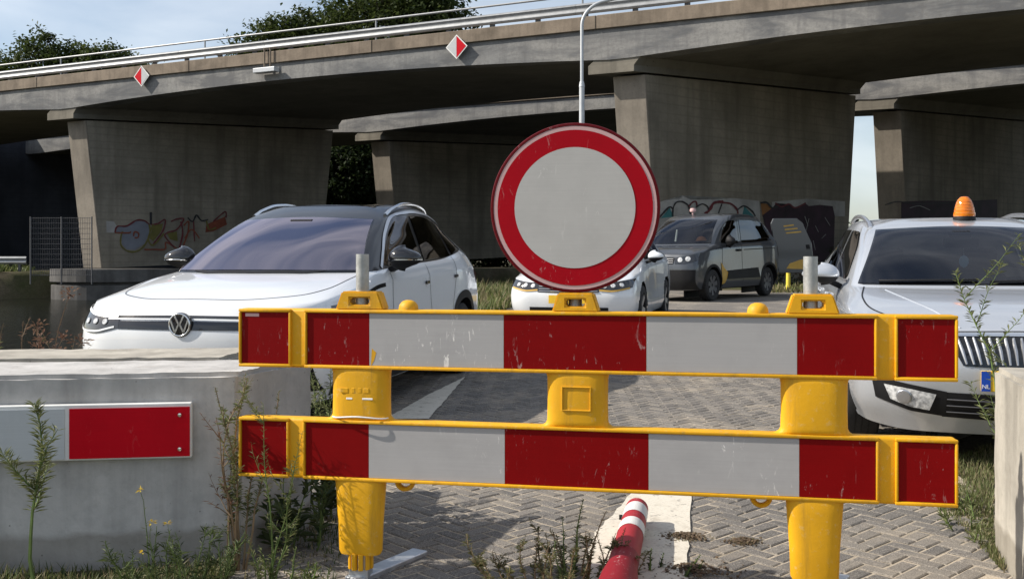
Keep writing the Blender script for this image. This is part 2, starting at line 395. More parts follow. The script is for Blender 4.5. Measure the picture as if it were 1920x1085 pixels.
for v, f in shapes:
    me = bpy.data.meshes.new('paver'); me.from_pydata(v, [], f); me.materials.append(MATS['paver_single']); pmesh.append(me)
mass = MB()
for i, (vis, Yw, X, Y, rz) in enumerate(pv):
    k = random.randrange(6); z = random.uniform(-.0025, .002); tx, ty = random.gauss(0, .008), random.gauss(0, .008)
    M = Matrix.Translation((X, Y, z)) @ Matrix.Rotation(R(43+rz)+random.gauss(0, .006), 4, 'Z') @ Matrix.Rotation(tx, 4, 'X') @ Matrix.Rotation(ty, 4, 'Y')
    if i < nobj:
        o = bpy.data.objects.new('paver', pmesh[k]); COL.objects.link(o); o.parent = pav_root; o.matrix_local = M
    else:
        v, f = shapes[k]; mass.add([M @ Vector(p) for p in v], f)
mass.build('paver_field', 'paver_mass', pav_root, kind='stuff')
# white road markings (painted sheets)
def marking(name, pix, dz=.0055):
    pts = []
    for px, py in pix:
        r = ray(px, py); Y = 5.
        for _ in range(30): Y = (CAMZ-gz(Y))/(-r.z)
        pts.append((r.x*Y, Y))
    bm = bmesh.new(); vs_ = [bm.verts.new((x, y, gz(y)+dz)) for x, y in pts]; bm.faces.new(vs_)
    bmesh.ops.triangulate(bm, faces=bm.faces[:])
    bmesh.ops.subdivide_edges(bm, edges=bm.edges[:], cuts=14, use_grid_fill=True)
    for v in bm.verts: v.co.z = gz(v.co.y)+dz; v.co.x += .012*noise.noise(v.co*22)+.008*noise.noise(v.co*70); v.co.y += .012*noise.noise(v.co*22+Vector((9, 0, 0)))
    bmesh.ops.recalc_face_normals(bm, faces=bm.faces)
    me = bpy.data.meshes.new(name); bm.to_mesh(me); bm.free(); return structure(link(name, me, 'road_marking_white'))
marking('road_marking', [(1192, 918), (1298, 918), (1283, 1130), (1085, 1130), (1112, 1005)])
marking('road_marking', [(872, 707), (803, 786), (722, 786), (800, 742)], .006)

# ------------------------------------------------------------------ the two parallel road bridges
A0 = Vector((4.0, 30.0, 0)); BD = Vector((-.906, .4226, 0)); WD = Vector((.79, .614, 0)); PITCH = 23.25; CF = .044
def bp(t, k, z, k0=0., dz=0.): return A0+BD*t+WD*(k+k0)+Vector((0, 0, z+CF*k+dz))
def soff(t):
    u = 2*(((t-.5)/PITCH) % 1.0)-1
    return 7.24+.36*(1-u*u)
def under(o, root): o.parent = root; o.location = -root.location; return o
def bridge(label, k0, dz, t0, t1, piers, main):
    root = thing('road_bridge', label, 'bridge', A0+WD*k0)
    def BP(t, k, z): return bp(t, k, z, k0, dz)
    ts = np.arange(t0, t1+.01, .75)
    mb = MB(); mb.rings([[BP(t, -.5, soff(t)), BP(t, -.5, 8.2), BP(t, .35, 8.2), BP(t, .35, soff(t)+.0), BP(t, .0, soff(t))] for t in ts])
    under(mb.build('fascia', 'concrete_fascia', root), root)
    mb = MB(); mb.rings([[BP(t, .36, soff(t)+.02), BP(t, .36, 8.19), BP(t, 11.5, 8.19), BP(t, 11.5, soff(t)+.02)] for t in ts])
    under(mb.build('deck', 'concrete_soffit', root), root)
    t = 1.1-8*math.ceil((1.1-t0)/8)
    while t < t1:
        mb = MB(); mb.rings([[BP(u, -.60, 8.205), BP(u, -.60, 8.62), BP(u, -.12, 8.62), BP(u, -.12, 8.205)] for u in (t+.012, t+4, t+7.988)])
        under(mb.build('parapet_beam', 'concrete_parapet', root, bevel=.015, seg=1), root); t += 8
    for pt in piers:
        z0 = {0: .15, 1: .86, -1: .1}.get(round(pt/PITCH), .3)
        mb = MB(); q = [(.0, 6.86), (.0, 7.05), (-.2, 7.27), (1.2, 7.3), (1.45, 7.12), (1.45, 6.86)]
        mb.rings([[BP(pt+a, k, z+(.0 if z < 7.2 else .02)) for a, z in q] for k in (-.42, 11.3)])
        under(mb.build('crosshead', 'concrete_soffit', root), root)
        mb = MB(); mb.rings([[BP(pt+a, k, z+(.0 if z < 7.2 else .02)) for a, z in q] for k in (-.46, -.421)]); under(mb.build('crosshead_end', 'concrete_pier', root), root)
        for k in (.9, 3.9, 7.0, 10.1):
            mb = MB(); mb.rings([[BP(pt+a, k+b, z) for a, b in ((.25, -.35), (.75, -.35), (.75, .35), (.25, .35))] for z in (6.78, 6.88)])
            under(mb.build('bearing', 'black_plastic', root), root)
        H = 6.79; bt = .62
        mb = MB(); rings = []
        for z in (z0, H):
            e = bt*(1-(z-z0)/(H-z0)); rings.append([BP(pt+a, k, z) for a, k in ((0, .05+e), (1, .05+e), (1, 11-e), (0, 11-e))])
        mb.rings(rings); p = under(mb.build('pier', 'concrete_pier', root), root)
        mb = MB(); rings = []
        for z in (z0, H):
            e = bt*(1-(z-z0)/(H-z0)); rings.append([BP(pt+a, k, z) for a, k in ((-.004, e-.01), (1.004, e-.01), (1.004, .054+e), (-.004, .054+e))])
        mb.rings(rings); n = mb.build('pier_nose', 'concrete_pier_end', p, bevel=.012, seg=1)
        main[(k0, pt)] = p
    return root
PIERS = {}
bridge1 = bridge('near concrete road bridge carrying the diamond marks, over canal and parked cars', 0., 0., -36., 70., [-PITCH, 0, PITCH, 2*PITCH], PIERS)
bridge2 = bridge('second concrete road bridge in the shade directly behind the near one', 14., .2, -30., 70., [-PITCH, 0, PITCH], PIERS)

def on_pier(px, py, k0, pt, off=.015):
    a = A0+WD*k0+BD*pt; n = Vector((WD.y, -WD.x, 0)); r = ray(px, py); o = Vector((0, 0, CAMZ))
    s = (a+n*off-o).dot(n)/r.dot(n); return o+r*s
simple('spray_black', (.015, .015, .018), .7); simple('spray_maroon', (.10, .012, .018), .7, 0, .3, 3); simple('spray_teal', (.03, .14, .15), .7); simple('spray_silver', (.30, .295, .285), .7, 0, .3, 1.5)
simple('spray_purple', (.022, .006, .016), .75, 0, .7, 2); simple('spray_olive', (.11, .10, .02), .7, 0, .2, 3); simple('spray_blue', (.15, .165, .20), .7, 0, .15, 2); simple('spray_orange', (.20, .085, .02), .7); simple('spray_rust', (.16, .035, .015), .7, 0, .3, 3)
def graffiti(k0, pt, org, sc, strokes, fills):
    par = PIERS[(k0, pt)]
    P = lambda q, off: on_pier(org[0]+q[0]/sc, org[1]+q[1]/sc, k0, pt, off)
    def smooth(pts, n=6):
        out = []
        for i in range(len(pts)-1):
            p0, p1, p2, p3 = [Vector((*pts[max(0, min(len(pts)-1, i+d))], 0)) for d in (-1, 0, 1, 2)]
            for s in range(n):
                u = s/n; out.append(.5*((2*p1)+(p2-p0)*u+(2*p0-5*p1+4*p2-p3)*u*u+(3*p1-p0-3*p2+p3)*u**3))
        out.append(Vector((*pts[-1], 0))); return out
    for i, (m, poly) in enumerate(fills):
        bm = bmesh.new(); vs_ = [bm.verts.new(P(q, .006+.002*i)) for q in poly]; f = bm.faces.new(vs_); bmesh.ops.triangulate(bm, faces=[f])
        me = bpy.data.meshes.new('graffiti_fill'); bm.to_mesh(me); bm.free(); link('graffiti_fill', me, m, par)
    for i, (m, w, pts) in enumerate(strokes):
        pp = smooth(pts); off = .022+.0012*i; L_, R_ = [], []
        for j, p in enumerate(pp):
            d = pp[min(j+1, len(pp)-1)]-pp[max(j-1, 0)]; d.normalize(); nrm = Vector((-d.y, d.x, 0)); ww = w*.68*sc*(.8+.35*noise.noise(p*.03+Vector((i, 0, 0))))
            L_.append(P(p+nrm*ww, off)); R_.append(P(p-nrm*ww, off))
        mb = MB(); mb.rings([[a, b] for a, b in zip(L_, R_)], cap=False, closed=False); mb.build('graffiti_line', m, par)
graffiti(0., PITCH, (160, 360), 5.424, [
    ('spray_maroon', 2.6, [(300, 412), (325, 350), (420, 345), (520, 288), (600, 292), (650, 330)]),
    ('spray_olive', 2.6, [(650, 330), (655, 420), (610, 530), (530, 600), (430, 600), (362, 540), (362, 450), (380, 400)]),
    ('spray_rust', 2.2, [(300, 412), (440, 415), (460, 400)]), ('spray_rust', 2.4, [(490, 450), (500, 405), (540, 420), (535, 460), (500, 465)]),
    ('spray_black', 4.2, [(665, 205), (667, 330)]), ('spray_maroon', 2.4, [(667, 330), (740, 320), (810, 280), (790, 390), (690, 530)]),
    ('spray_olive', 2.6, [(690, 330), (640, 470), (690, 540), (800, 420)]), ('spray_rust', 2.4, [(600, 585), (700, 583), (810, 580), (820, 510), (930, 575)]),
    ('spray_maroon', 2.4, [(870, 300), (930, 275), (1000, 275), (930, 380), (840, 410), (810, 450), (900, 560)]), ('spray_olive', 2.4, [(880, 480), (900, 440), (930, 460), (900, 490)]),
    ('spray_maroon', 2.8, [(970, 300), (990, 420), (950, 590)]), ('spray_rust', 2.4, [(1000, 340), (1050, 300), (1040, 420), (990, 560)]), ('spray_black', 2.6, [(1040, 260), (1090, 300), (1130, 235), (1180, 290), (1250, 280)]),
    ('spray_maroon', 2.2, [(1100, 300), (1110, 500)]), ('spray_olive', 2.4, [(1230, 290), (1260, 380), (1330, 360)]), ('spray_maroon', 2.2, [(1300, 300), (1420, 200), (1430, 260)]), ('spray_rust', 2.2, [(1010, 470), (1080, 380), (1160, 470)])],
    [('spray_silver', [(212, 295), (290, 300), (318, 345), (300, 415), (215, 410)]), ('spray_blue', [(330, 352), (420, 350), (520, 295), (600, 298), (648, 340), (645, 420), (600, 525), (500, 590), (420, 580), (372, 530), (372, 420), (310, 405)]),
     ('spray_olive', [(690, 340), (790, 320), (770, 400), (690, 500), (650, 470)]), ('spray_rust', [(1230, 330), (1420, 250), (1440, 330), (1300, 400), (1220, 410)]), ('spray_olive', [(830, 420), (930, 400), (940, 500), (860, 480)])])
graffiti(0., 0, (1220, 340), 5.05, [
    ('spray_black', 3., [(60, 370), (120, 300), (180, 242), (212, 262)]), ('spray_black', 2.6, [(210, 330), (214, 255), (240, 202), (290, 190), (335, 210), (362, 240), (382, 330)]),
    ('spray_maroon', 2.6, [(360, 240), (395, 200), (430, 192), (440, 240)]), ('spray_black', 2.4, [(430, 245), (490, 214), (540, 240), (552, 285)]), ('spray_maroon', 4.5, [(512, 308), (560, 270), (600, 205), (690, 192)]),
    ('spray_black', 2., [(640, 310), (680, 200)]), ('spray_maroon', 3., [(680, 200), (760, 212), (822, 270), (822, 330)]), ('spray_black', 2.6, [(822, 270), (885, 232), (960, 280), (992, 330)]),
    ('spray_black', 3., [(1040, 205), (1100, 200), (1150, 250), (1210, 235)]), ('spray_maroon', 2.6, [(1180, 205), (1240, 240), (1310, 215), (1370, 250), (1470, 205)]),
    ('spray_silver', .9, [(1460, 330), (1490, 420)]), ('spray_silver', .8, [(1500, 350), (1470, 480)]), ('spray_silver', .8, [(1560, 420), (1590, 480)]), ('spray_silver', .8, [(1430, 560), (1460, 640)]), ('spray_silver', .8, [(1540, 560), (1560, 650)]), ('spray_silver', .7, [(1620, 540), (1660, 500)]), ('spray_silver', .7, [(1650, 340), (1700, 420)])],
    [('spray_silver', [(40, 215), (130, 180), (290, 165), (300, 135), (370, 140), (380, 175), (560, 170), (800, 160), (1030, 185), (1040, 420), (60, 500)]), ('spray_teal', [(95, 350), (182, 248), (216, 335)]), ('spray_teal', [(865, 330), (888, 236), (978, 330)]),
     ('spray_orange', [(1042, 205), (1130, 220), (1150, 290), (1060, 335)]),
     ('spray_silver', [(1150, 195), (1480, 165), (1840, 190), (1840, 330), (1150, 330)]),
     ('spray_purple', [(1060, 320), (1150, 255), (1190, 205), (1240, 236), (1300, 216), (1365, 250), (1460, 203), (1500, 235), (1600, 222), (1725, 235), (1745, 330), (1735, 640), (1640, 760), (1400, 760), (1200, 760), (1100, 500)])])
graffiti(14., 0, (1640, 340), 5., [('spray_silver', 1., [(330, 250), (420, 230), (520, 270)]), ('spray_black', 2., [(100, 220), (220, 190), (400, 210), (700, 200)])],
    [('spray_purple', [(250, 190), (500, 180), (800, 185), (1150, 170), (1150, 420), (250, 420)])])

# guardrail and handrail on the near bridge: things of their own
gr = thing('guardrail', 'galvanised double-wave steel guardrail along the top of the near bridge', 'guardrail', bp(12, -.2, 8.62))
prof = [(0, 8.76), (-.05, 8.78), (-.08, 8.83), (-.03, 8.90), (-.03, 8.96), (-.08, 9.03), (-.05, 9.08), (0, 9.10), (.02, 9.09), (.0, 8.93), (.02, 8.77)]
for t in np.arange(-34, 66, 4.0):
    mb = MB(); mb.rings([[bp(u, -.22+k, z) for k, z in prof] for u in (t, t+4.02)]); under(mb.build('rail_beam', 'rail_steel', gr, smooth=True), gr)
for t in np.arange(-33.4, 66, 1.6):
    mb = MB(); mb.rings([[bp(t+a, -.20+b, z) for a, b in ((-.05, .02), (.05, .02), (.05, .13), (-.05, .13))] for z in (8.60, 9.0)]); under(mb.build('rail_post', 'rim_steel', gr), gr)
hr = thing('handrail', 'slim steel handrail tube above the guardrail on the near bridge', 'handrail', bp(12, .25, 8.6))
mb = MB(); mb.tube([bp(t, .25, 9.46) for t in np.arange(-34, 66.1, 4)], .035, 8); under(mb.build('rail_tube', 'rail_steel', hr, smooth=True), hr)
for t in np.arange(-28.2, 62, 7.6):
    mb = MB(); mb.tube([bp(t, .25, 8.2), bp(t, .25, 9.46)], .03, 8); under(mb.build('rail_post', 'rail_steel', hr), hr)
# diamond passage marks
def tsolve(px, k):
    a = A0+WD*k; q = (px-960)/F; return (a.x-q*a.y)/(q*BD.y-BD.x)
def diamond(px, py, t, left, right, label):
    t = tsolve(px, -.70)
    c = bp(t, -.70, 0); c.z = CAMZ+(HZ-py)/F*c.y
    d = thing('diamond_mark', label, 'sign', c, (0, 0, math.atan2(BD.y, BD.x)+math.pi), 'passage marks on the bridge')
    h = .375
    mb = MB(); mb.prism([(-h-.02, 0), (0, -h-.02), (h+.02, 0), (0, h+.02)], 0, .012, lambda x, y, z: (x, z, y)); mb.build('back_plate', 'white_plastic', d)
    for nm, m, s in (('left_half', left, -1), ('right_half', right, 1)):
        mb = MB(); mb.prism([(s*.004, -h+.03), (s*(h-.03), 0), (s*.004, h-.03)], -.006, 0, lambda x, y, z: (x, z, y)); mb.build(nm, m, d)
    mb = MB(); mb.box((0, .06, .1), (.05, .1, .05)); mb.box((0, .06, -.1), (.05, .1, .05)); mb.build('bracket', 'galvanised', d)
diamond(856, 88, 6.43, 'board_white', 'board_red', 'diamond board with white left half and red right half on bridge edge')
diamond(265, 143, 20.26, 'board_red', 'board_white', 'diamond board with red left half and white right half on bridge edge')
# hanging lamp under the parapet
c = bp(tsolve(502, -.66), -.66, 0); c.z = CAMZ+(HZ-133)/F*c.y
ln = thing('bridge_lamp', 'small flat lamp box hung on two stems from the bridge edge', 'lamp', c, (0, 0, math.atan2(BD.y, BD.x)+math.pi))
mb = MB(); mb.box((0, -.1, 0), (.95, .28, .17)); mb.build('lamp_box', 'lamp_post_grey', ln, bevel=.02)
for x in (-.13, .13):
    mb = MB(); mb.tube([(x, -.02, .08), (x, -.02, .8), (x, .3, .86)], .03, 6); mb.build('stem', 'concrete_parapet', ln)
# pier footing in the water, abutment
def stadium(k0, k1, r, n=18):
    c = A0+BD*(PITCH+.5); side = Vector((-WD.y, WD.x, 0)); out = []
    for i in range(n+1):
        a = math.pi/2+math.pi*i/n; out.append(c+WD*(k0+r*math.cos(a))+side*(r*math.sin(a)))
    for i in range(n+1):
        a = -math.pi/2+math.pi*i/n; out.append(c+WD*(k1+r*math.cos(a))+side*(r*math.sin(a)))
    return out
ft = thing('pier_footing', 'round-nosed concrete footing standing in the canal under the left pier', 'footing', A0+BD*PITCH)
for nm, r, z0, z1 in (('footing_cap', 2.35, .34, .86), ('footing_neck', 2.1, .22, .36), ('footing_base', 2.3, -1.5, .23)):
    pl = stadium(1.4, 10, r); mb = MB(); mb.prism([(p.x, p.y) for p in pl], z0, z1); under(mb.build(nm, 'concrete_footing', ft, bevel=.02, seg=1), ft)
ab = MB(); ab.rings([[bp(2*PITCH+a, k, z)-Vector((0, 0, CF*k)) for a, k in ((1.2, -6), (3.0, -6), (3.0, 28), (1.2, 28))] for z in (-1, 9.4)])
tag(ab.build('abutment', 'concrete_painted_shade'), 'shade-painted dark abutment wall closing the far left span', 'abutment')
# mesh fence beside the left pier
fe = thing('mesh_fence', 'steel wire mesh fence panel beside the left bridge pier', 'fence', at_depth(110, 505, 37.6))
fx = lambda px, z: Vector(((px-960)/F*37.6, 37.6, z))
for px in (57, 115, 172):
    mb = MB(); mb.tube([fx(px, .3), fx(px, 2.85)], .026, 6); under(mb.build('fence_post', 'rim_steel', fe), fe)
for i in range(34):
    px = 59+i*3.4; mb = MB(); mb.tube([fx(px, .6), fx(px, 2.83)], .007, 4); under(mb.build('fence_wire', 'rim_steel', fe), fe)
for i in range(12):
    z = .65+i*.195; mb = MB(); mb.tube([fx(57, z), fx(172, z)], .008, 4); under(mb.build('fence_wire', 'rim_steel', fe), fe)
g2 = thing('guardrail', 'low steel guardrail on the far canal bank beside the mesh fence', 'guardrail', at_depth(20, 500, 41))
mb = MB(); mb.rings([[Vector((x, 41+b, z)) for b, z in ((0, 1.05), (-.06, 1.12), (-.02, 1.2), (-.06, 1.29), (0, 1.36), (.02, 1.2))] for x in (-30, -20.0)]); under(mb.build('rail_beam', 'rail_steel', g2), g2)
for x in (-29, -26.5, -24, -22, -20.3):
    mb = MB(); mb.box((x, 41.06, .9), (.1, .1, .8)); under(mb.build('rail_post', 'rim_steel', g2), g2)
# street lamp
lp = thing('lamp_post', 'slim grey street lamp post with curved arm in front of the bridge', 'lamp post', (1.755, 25, gz(25)))
mb = MB(); mb.tube([(0, 0, -.1), (0, 0, 5.25)], [.078, .066], 12); mb.build('lower_shaft', 'lamp_post_grey', lp, smooth=True)
pts = [(0, 0, 5.2), (0, 0, 6.7)]+[(.75-.75*math.cos(a), 0, 6.7+.75*math.sin(a)*.85) for a in np.linspace(.15, 1.35, 8)]+[(2.2, 0, 7.75)]
mb = MB(); mb.tube(pts, .043, 10); mb.build('upper_arm', 'lamp_post_grey', lp, smooth=True)
mb = MB(); mb.tube([(0, 0, 5.17), (0, 0, 5.30)], [.075, .055], 12); mb.build('joint_collar', 'lamp_post_grey', lp)
mb = MB(); mb.box((2.5, 0, 7.78), (.75, .22, .1)); mb.build('lamp_head', 'lamp_post_grey', lp, bevel=.03)

# ------------------------------------------------------------------ concrete blocks
def block(name, corners, z0, z1, mat, label, bevel=.018):
    cx = sum(p[0] for p in corners)/4; cy = sum(p[1] for p in corners)/4
    bm = bmesh.new()
    lo = [bm.verts.new((x-cx, y-cy, z0)) for x, y in corners]; hi = [bm.verts.new((x-cx, y-cy, z1)) for x, y in corners]
    bm.faces.new(lo[::-1]); bm.faces.new(hi)
    for i in range(4): bm.faces.new((lo[i], lo[(i+1) % 4], hi[(i+1) % 4], hi[i]))
    bmesh.ops.bevel(bm, geom=bm.edges[:], offset=bevel, segments=2, affect='EDGES')
    bmesh.ops.subdivide_edges(bm, edges=[e for e in bm.edges if e.calc_length() > .15], cuts=24, use_grid_fill=True)
    for v in bm.verts:
        p = v.co+Vector((cx, cy, 0)); v.co += .003*noise.noise_vector(p*7)+.003*noise.noise_vector(p*31)+.0025*noise.noise_vector(p*80)
    bmesh.ops.recalc_face_normals(bm, faces=bm.faces)
    me = bpy.data.meshes.new(name); bm.to_mesh(me); bm.free(); o = link(name, me, mat, smooth=True); o.location = (cx, cy, 0); return tag(o, label, 'concrete block')
FL, FR, BR, BL = (-2.5, 3.70), (-1.069, 3.90), (-.885, 4.42), (-2.45, 4.28)
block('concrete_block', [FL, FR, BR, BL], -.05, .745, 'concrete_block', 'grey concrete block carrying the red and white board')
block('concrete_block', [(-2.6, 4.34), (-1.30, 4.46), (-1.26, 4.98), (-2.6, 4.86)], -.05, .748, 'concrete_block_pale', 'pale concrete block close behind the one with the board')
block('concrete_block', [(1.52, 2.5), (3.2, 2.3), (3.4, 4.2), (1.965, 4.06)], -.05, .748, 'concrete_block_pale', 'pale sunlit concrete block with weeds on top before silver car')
# red and white board on the left block
ux = Vector((FR[0]-FL[0], FR[1]-FL[1], 0)).normalized(); ang = math.atan2(ux.y, ux.x)
def on_face(px, z=None):
    k = (px-960)/F; a = Vector(FL+(0,)); s = (k*a.y-a.x)/(ux.x-k*ux.y); return s
nrm = Vector((ux.y, -ux.x, 0))
o0 = Vector((FL[0], FL[1], 0))
s1 = on_face(362); s0 = on_face(132); depth1 = (o0+ux*s1).y-.03
ztop = CAMZ-(754-HZ)/F*depth1; zbot = CAMZ-(857-HZ)/F*depth1
bd = thing('marker_board', 'red and white reflective board bolted to the grey concrete block', 'board', o0+nrm*.004+Vector((0, 0, zbot)), (0, 0, ang))
hb = ztop-zbot
mb = MB(); mb.box(((s1-.9)/2+.45, -.016, hb/2), (s1, .03, hb)); mb.build('back_plate', 'white_plastic', bd, bevel=.003, seg=1)
mb = MB(); mb.box(((s0+s1)/2, -.0325, hb/2-.004), (s1-s0-.012, .004, hb-.022)); mb.build('red_panel', 'board_red', bd)
mb = MB(); mb.box(((s0-.9)/2+.445, -.0325, hb/2-.004), (s0-.012, .004, hb-.022)); wp_ = mb.build('white_panel', 'board_white', bd)
for z in (.036, hb-.045):
    mb = MB(); mb.lathe([(.001, .012), (.007, .011), (.009, .004), (.009, 0)], 12, Matrix.Translation((s1-.042, -.0345, z)) @ Matrix.Rotation(R(90), 4, 'X')); mb.build('bolt', 'chrome', bd, smooth=True)

# ------------------------------------------------------------------ vehicles: lofted shells. local axes: x = car's left, y = rearward from the nose, z up
def hermite(P, u, us, crease=(), sym=False):
    P = np.asarray(P, float); K = len(u); h = np.diff(u); D = (P[1:]-P[:-1])/h.reshape(-1, *([1]*(P.ndim-1)))
    dl = np.zeros_like(P); dr = np.zeros_like(P)
    for i in range(K):
        if i == 0: d = D[0].copy(); d = d*np.array([1, 0, 0]) if sym else d; dl[i] = dr[i] = d
        elif i == K-1: d = D[-1].copy(); d = d*np.array([1, 0, 0]) if sym else d; dl[i] = dr[i] = d
        elif i in crease: dl[i] = D[i-1]; dr[i] = D[i]
        else: dl[i] = dr[i] = (h[i]*D[i-1]+h[i-1]*D[i])/(h[i-1]+h[i])
    seg = np.clip(np.searchsorted(u, us, side='right')-1, 0, K-2); x = (us-u[seg])/h[seg]
    sh = (-1,)+(1,)*(P.ndim-1); x = x.reshape(sh); hh = h[seg].reshape(sh)
    return (2*x**3-3*x**2+1)*P[seg]+(x**3-2*x**2+x)*hh*dr[seg]+(-2*x**3+3*x**2)*P[seg+1]+(x**3-x**2)*hh*dl[seg+1]
def samples(u, cell):
    out = []; 
    for a, b in zip(u[:-1], u[1:]):
        n = max(2, int(math.ceil((b-a)/cell))); out += list(np.linspace(a, b, n, endpoint=False))
    return np.array(out+[u[-1]])
def inpoly(x, y, poly):
    c = False; n = len(poly); j = n-1
    for i in range(n):
        xi, yi = poly[i]; xj, yj = poly[j]
        if (yi > y) != (yj > y) and x < (xj-xi)*(y-yi)/(yj-yi)+xi: c = not c
        j = i
    return c
def resample(pts, n, smooth=False):
    P = np.array(pts, float); d = np.r_[0, np.cumsum(np.hypot(*np.diff(P, axis=0).T))]
    t = np.linspace(0, d[-1], n)
    if smooth and len(P) > 2:
        return hermite(P, d, t)
    return np.stack([np.interp(t, d, P[:, 0]), np.interp(t, d, P[:, 1])], 1)

class Car:
    def __init__(s, name, label, nose, yaw, z0, rings, crease, belt, paint_lo, paint_hi, arches, cell=.034):
        s.root = thing(name, label, 'van' if 'van' in name else 'car', (nose[0], nose[1], z0), (math.atan(SLOPE), 0, -yaw))
        Rg = np.array(rings, float)                       # (rings, stations, 3)
        us = np.r_[0, np.cumsum(np.linalg.norm(np.diff(Rg[:8], axis=1), axis=2).mean(0))]
        S = samples(us, cell); G = np.stack([hermite(r, us, S, sym=True) for r in Rg])
        G[:, 0, 0] = 0; G[:, -1, 0] = 0
        ut = np.r_[0, np.cumsum(np.linalg.norm(np.diff(G, axis=0), axis=2).mean(1))]
        T = samples(ut, cell); G = hermite(G, ut, T, crease)
        G[:, 0, 0] = 0; G[:, -1, 0] = 0; G[-1, :, 0] = 0
        nt, ns = G.shape[:2]; s.beltrow = int(np.searchsorted(T, ut[belt]-1e-6))
        left = G.reshape(-1, 3); right = left*np.array([-1, 1, 1]); V = np.r_[left, right]
        q = []
        for i in range(nt-1):
            for j in range(ns-1):
                a, b, c, d = i*ns+j, i*ns+j+1, (i+1)*ns+j+1, (i+1)*ns+j
                q.append((a, b, c, d, i)); o = nt*ns; q.append((a+o, d+o, c+o, b+o, i))
        s.V = V; s.q = q
        s.bvh = BVHTree.FromPolygons([tuple(v) for v in V], [f[:4] for f in q])
        s.arches = arches; s.cut = []; s.paint = (paint_lo, paint_hi)
    def hit(s, a, b, axis, off=0.):
        if axis == 'front': o, d = Vector((a, -3, b)), Vector((0, 1, 0))
        elif axis == 'left': o, d = Vector((3, a, b)), Vector((-1, 0, 0))
        elif axis == 'right': o, d = Vector((-3, a, b)), Vector((1, 0, 0))
        else: o, d = Vector((a, b, 4)), Vector((0, 0, -1))
        p, n, i, dist = s.bvh.ray_cast(o, d)
        if p is None:
            g = Vector((a, .3, b)) if axis == 'front' else Vector((.9 if axis == 'left' else -.9, a, b)) if axis in ('left', 'right') else Vector((a, b, 1.))
            p, n, i, dist = s.bvh.find_nearest(g)
        if n.dot(d) > 0: n = -n
        return p+n*off, n
    def patch(s, name, top, bot, axis, mat, off=.004, nu=22, nv=8, par=None, smooth='all', sm=False):
        a = resample(top, nu, sm); b = resample(bot, nu, sm); mb = MB()
        mb.rings([[s.hit(*(a[i]*(1-j/nv)+b[i]*(j/nv)), axis, off)[0] for i in range(nu)] for j in range(nv+1)], cap=False, closed=False)
        return mb.build(name, mat, par or s.root, smooth=smooth)
    def line(s, name, pts, axis, mat, w=.008, off=.002, n=40, par=None, sm=True, tube=False):
        P = resample(pts, n, sm); H = [s.hit(x, y, axis, off) for x, y in P]
        if tube:
            mb = MB(); mb.tube([h[0] for h in H], w/2, 6); return mb.build(name, mat, par or s.root, smooth=True)
        L_, R_ = [], []
        for i, (p, nn) in enumerate(H):
            d = (H[min(i+1, n-1)][0]-H[max(i-1, 0)][0]); sd = nn.cross(d)
            if sd.length < 1e-6: sd = Vector((0, 0, 1))
            sd.normalize(); L_.append(p+sd*w/2); R_.append(p-sd*w/2)
        mb = MB(); mb.rings([[a, b] for a, b in zip(L_, R_)], cap=False, closed=False); return mb.build(name, mat, par or s.root)
    def window(s, name, top, bot, axis, mat, border=.03, sm=False, cut=True):
        a = resample(top, 64, sm); b = resample(bot, 64, sm); poly = list(map(tuple, a))+[tuple(a[-1]*(1-k/10)+b[-1]*k/10) for k in range(1, 10)]+list(map(tuple, b[::-1]))+[tuple(b[0]*(1-k/10)+a[0]*k/10) for k in range(1, 10)]
        g = s.patch(name, top, bot, axis, mat, .006, 64, 26, sm=sm)
        cx = np.mean([p[0] for p in poly]); cy = np.mean([p[1] for p in poly]); mb = MB(); n = len(poly); rr = []; inner = []
        for i, (x, y) in enumerate(poly):
            px_, py_ = poly[i-1]; qx, qy = poly[(i+1) % n]; tx, ty = qx-px_, qy-py_; l = math.hypot(tx, ty) or 1; nx_, ny_ = -ty/l, tx/l
            if (cx-x)*nx_+(cy-y)*ny_ < 0: nx_, ny_ = -nx_, -ny_
            inner.append((x+nx_*.024, y+ny_*.024)); rr.append([s.hit(x-nx_*.006, y-ny_*.006, axis, .0035)[0], s.hit(x+nx_*border, y+ny_*border, axis, .0025)[0]])
        if cut: s.cut.append((axis, inner))
        rr.append(rr[0]); mb.rings(rr, cap=False, closed=False); mb.build('window_frame', 'black_gloss', g)
        return g
    def finish(s):
        V = s.V.copy(); lo, hi = [], []
        snap = {}
        for f in s.q:
            P = s.V[list(f[:4])]; c = P.mean(0); dead = False
            for (y0, z0, r) in s.arches:
                if abs(c[0]) > .55 and math.hypot(c[1]-y0, c[2]-z0) < r: dead = True
            if not dead and c[2] > .9:
                n = np.cross(P[1]-P[0], P[3]-P[0]) ; nn = np.linalg.norm(n); n = n/nn if nn > 1e-9 else n
                for axis, poly in s.cut:
                    if axis == 'front' and c[1] < 2.6 and abs(n[1]) > .3 and inpoly(c[0], c[2], poly): dead = True
                    elif axis == 'left' and c[0] > .3 and abs(n[0]) > .45 and inpoly(c[1], c[2], poly): dead = True
                    elif axis == 'right' and c[0] < -.3 and abs(n[0]) > .45 and inpoly(c[1], c[2], poly): dead = True
            if dead: continue
            (hi if f[4] >= s.beltrow else lo).append(f[:4])
        for f in lo:
            for i in f:
                for (y0, z0, r) in s.arches:
                    v = V[i]; d = math.hypot(v[1]-y0, v[2]-z0)
                    if abs(v[0]) > .55 and 1e-6 < d < r: V[i, 1] = y0+(v[1]-y0)*r/d; V[i, 2] = z0+(v[2]-z0)*r/d
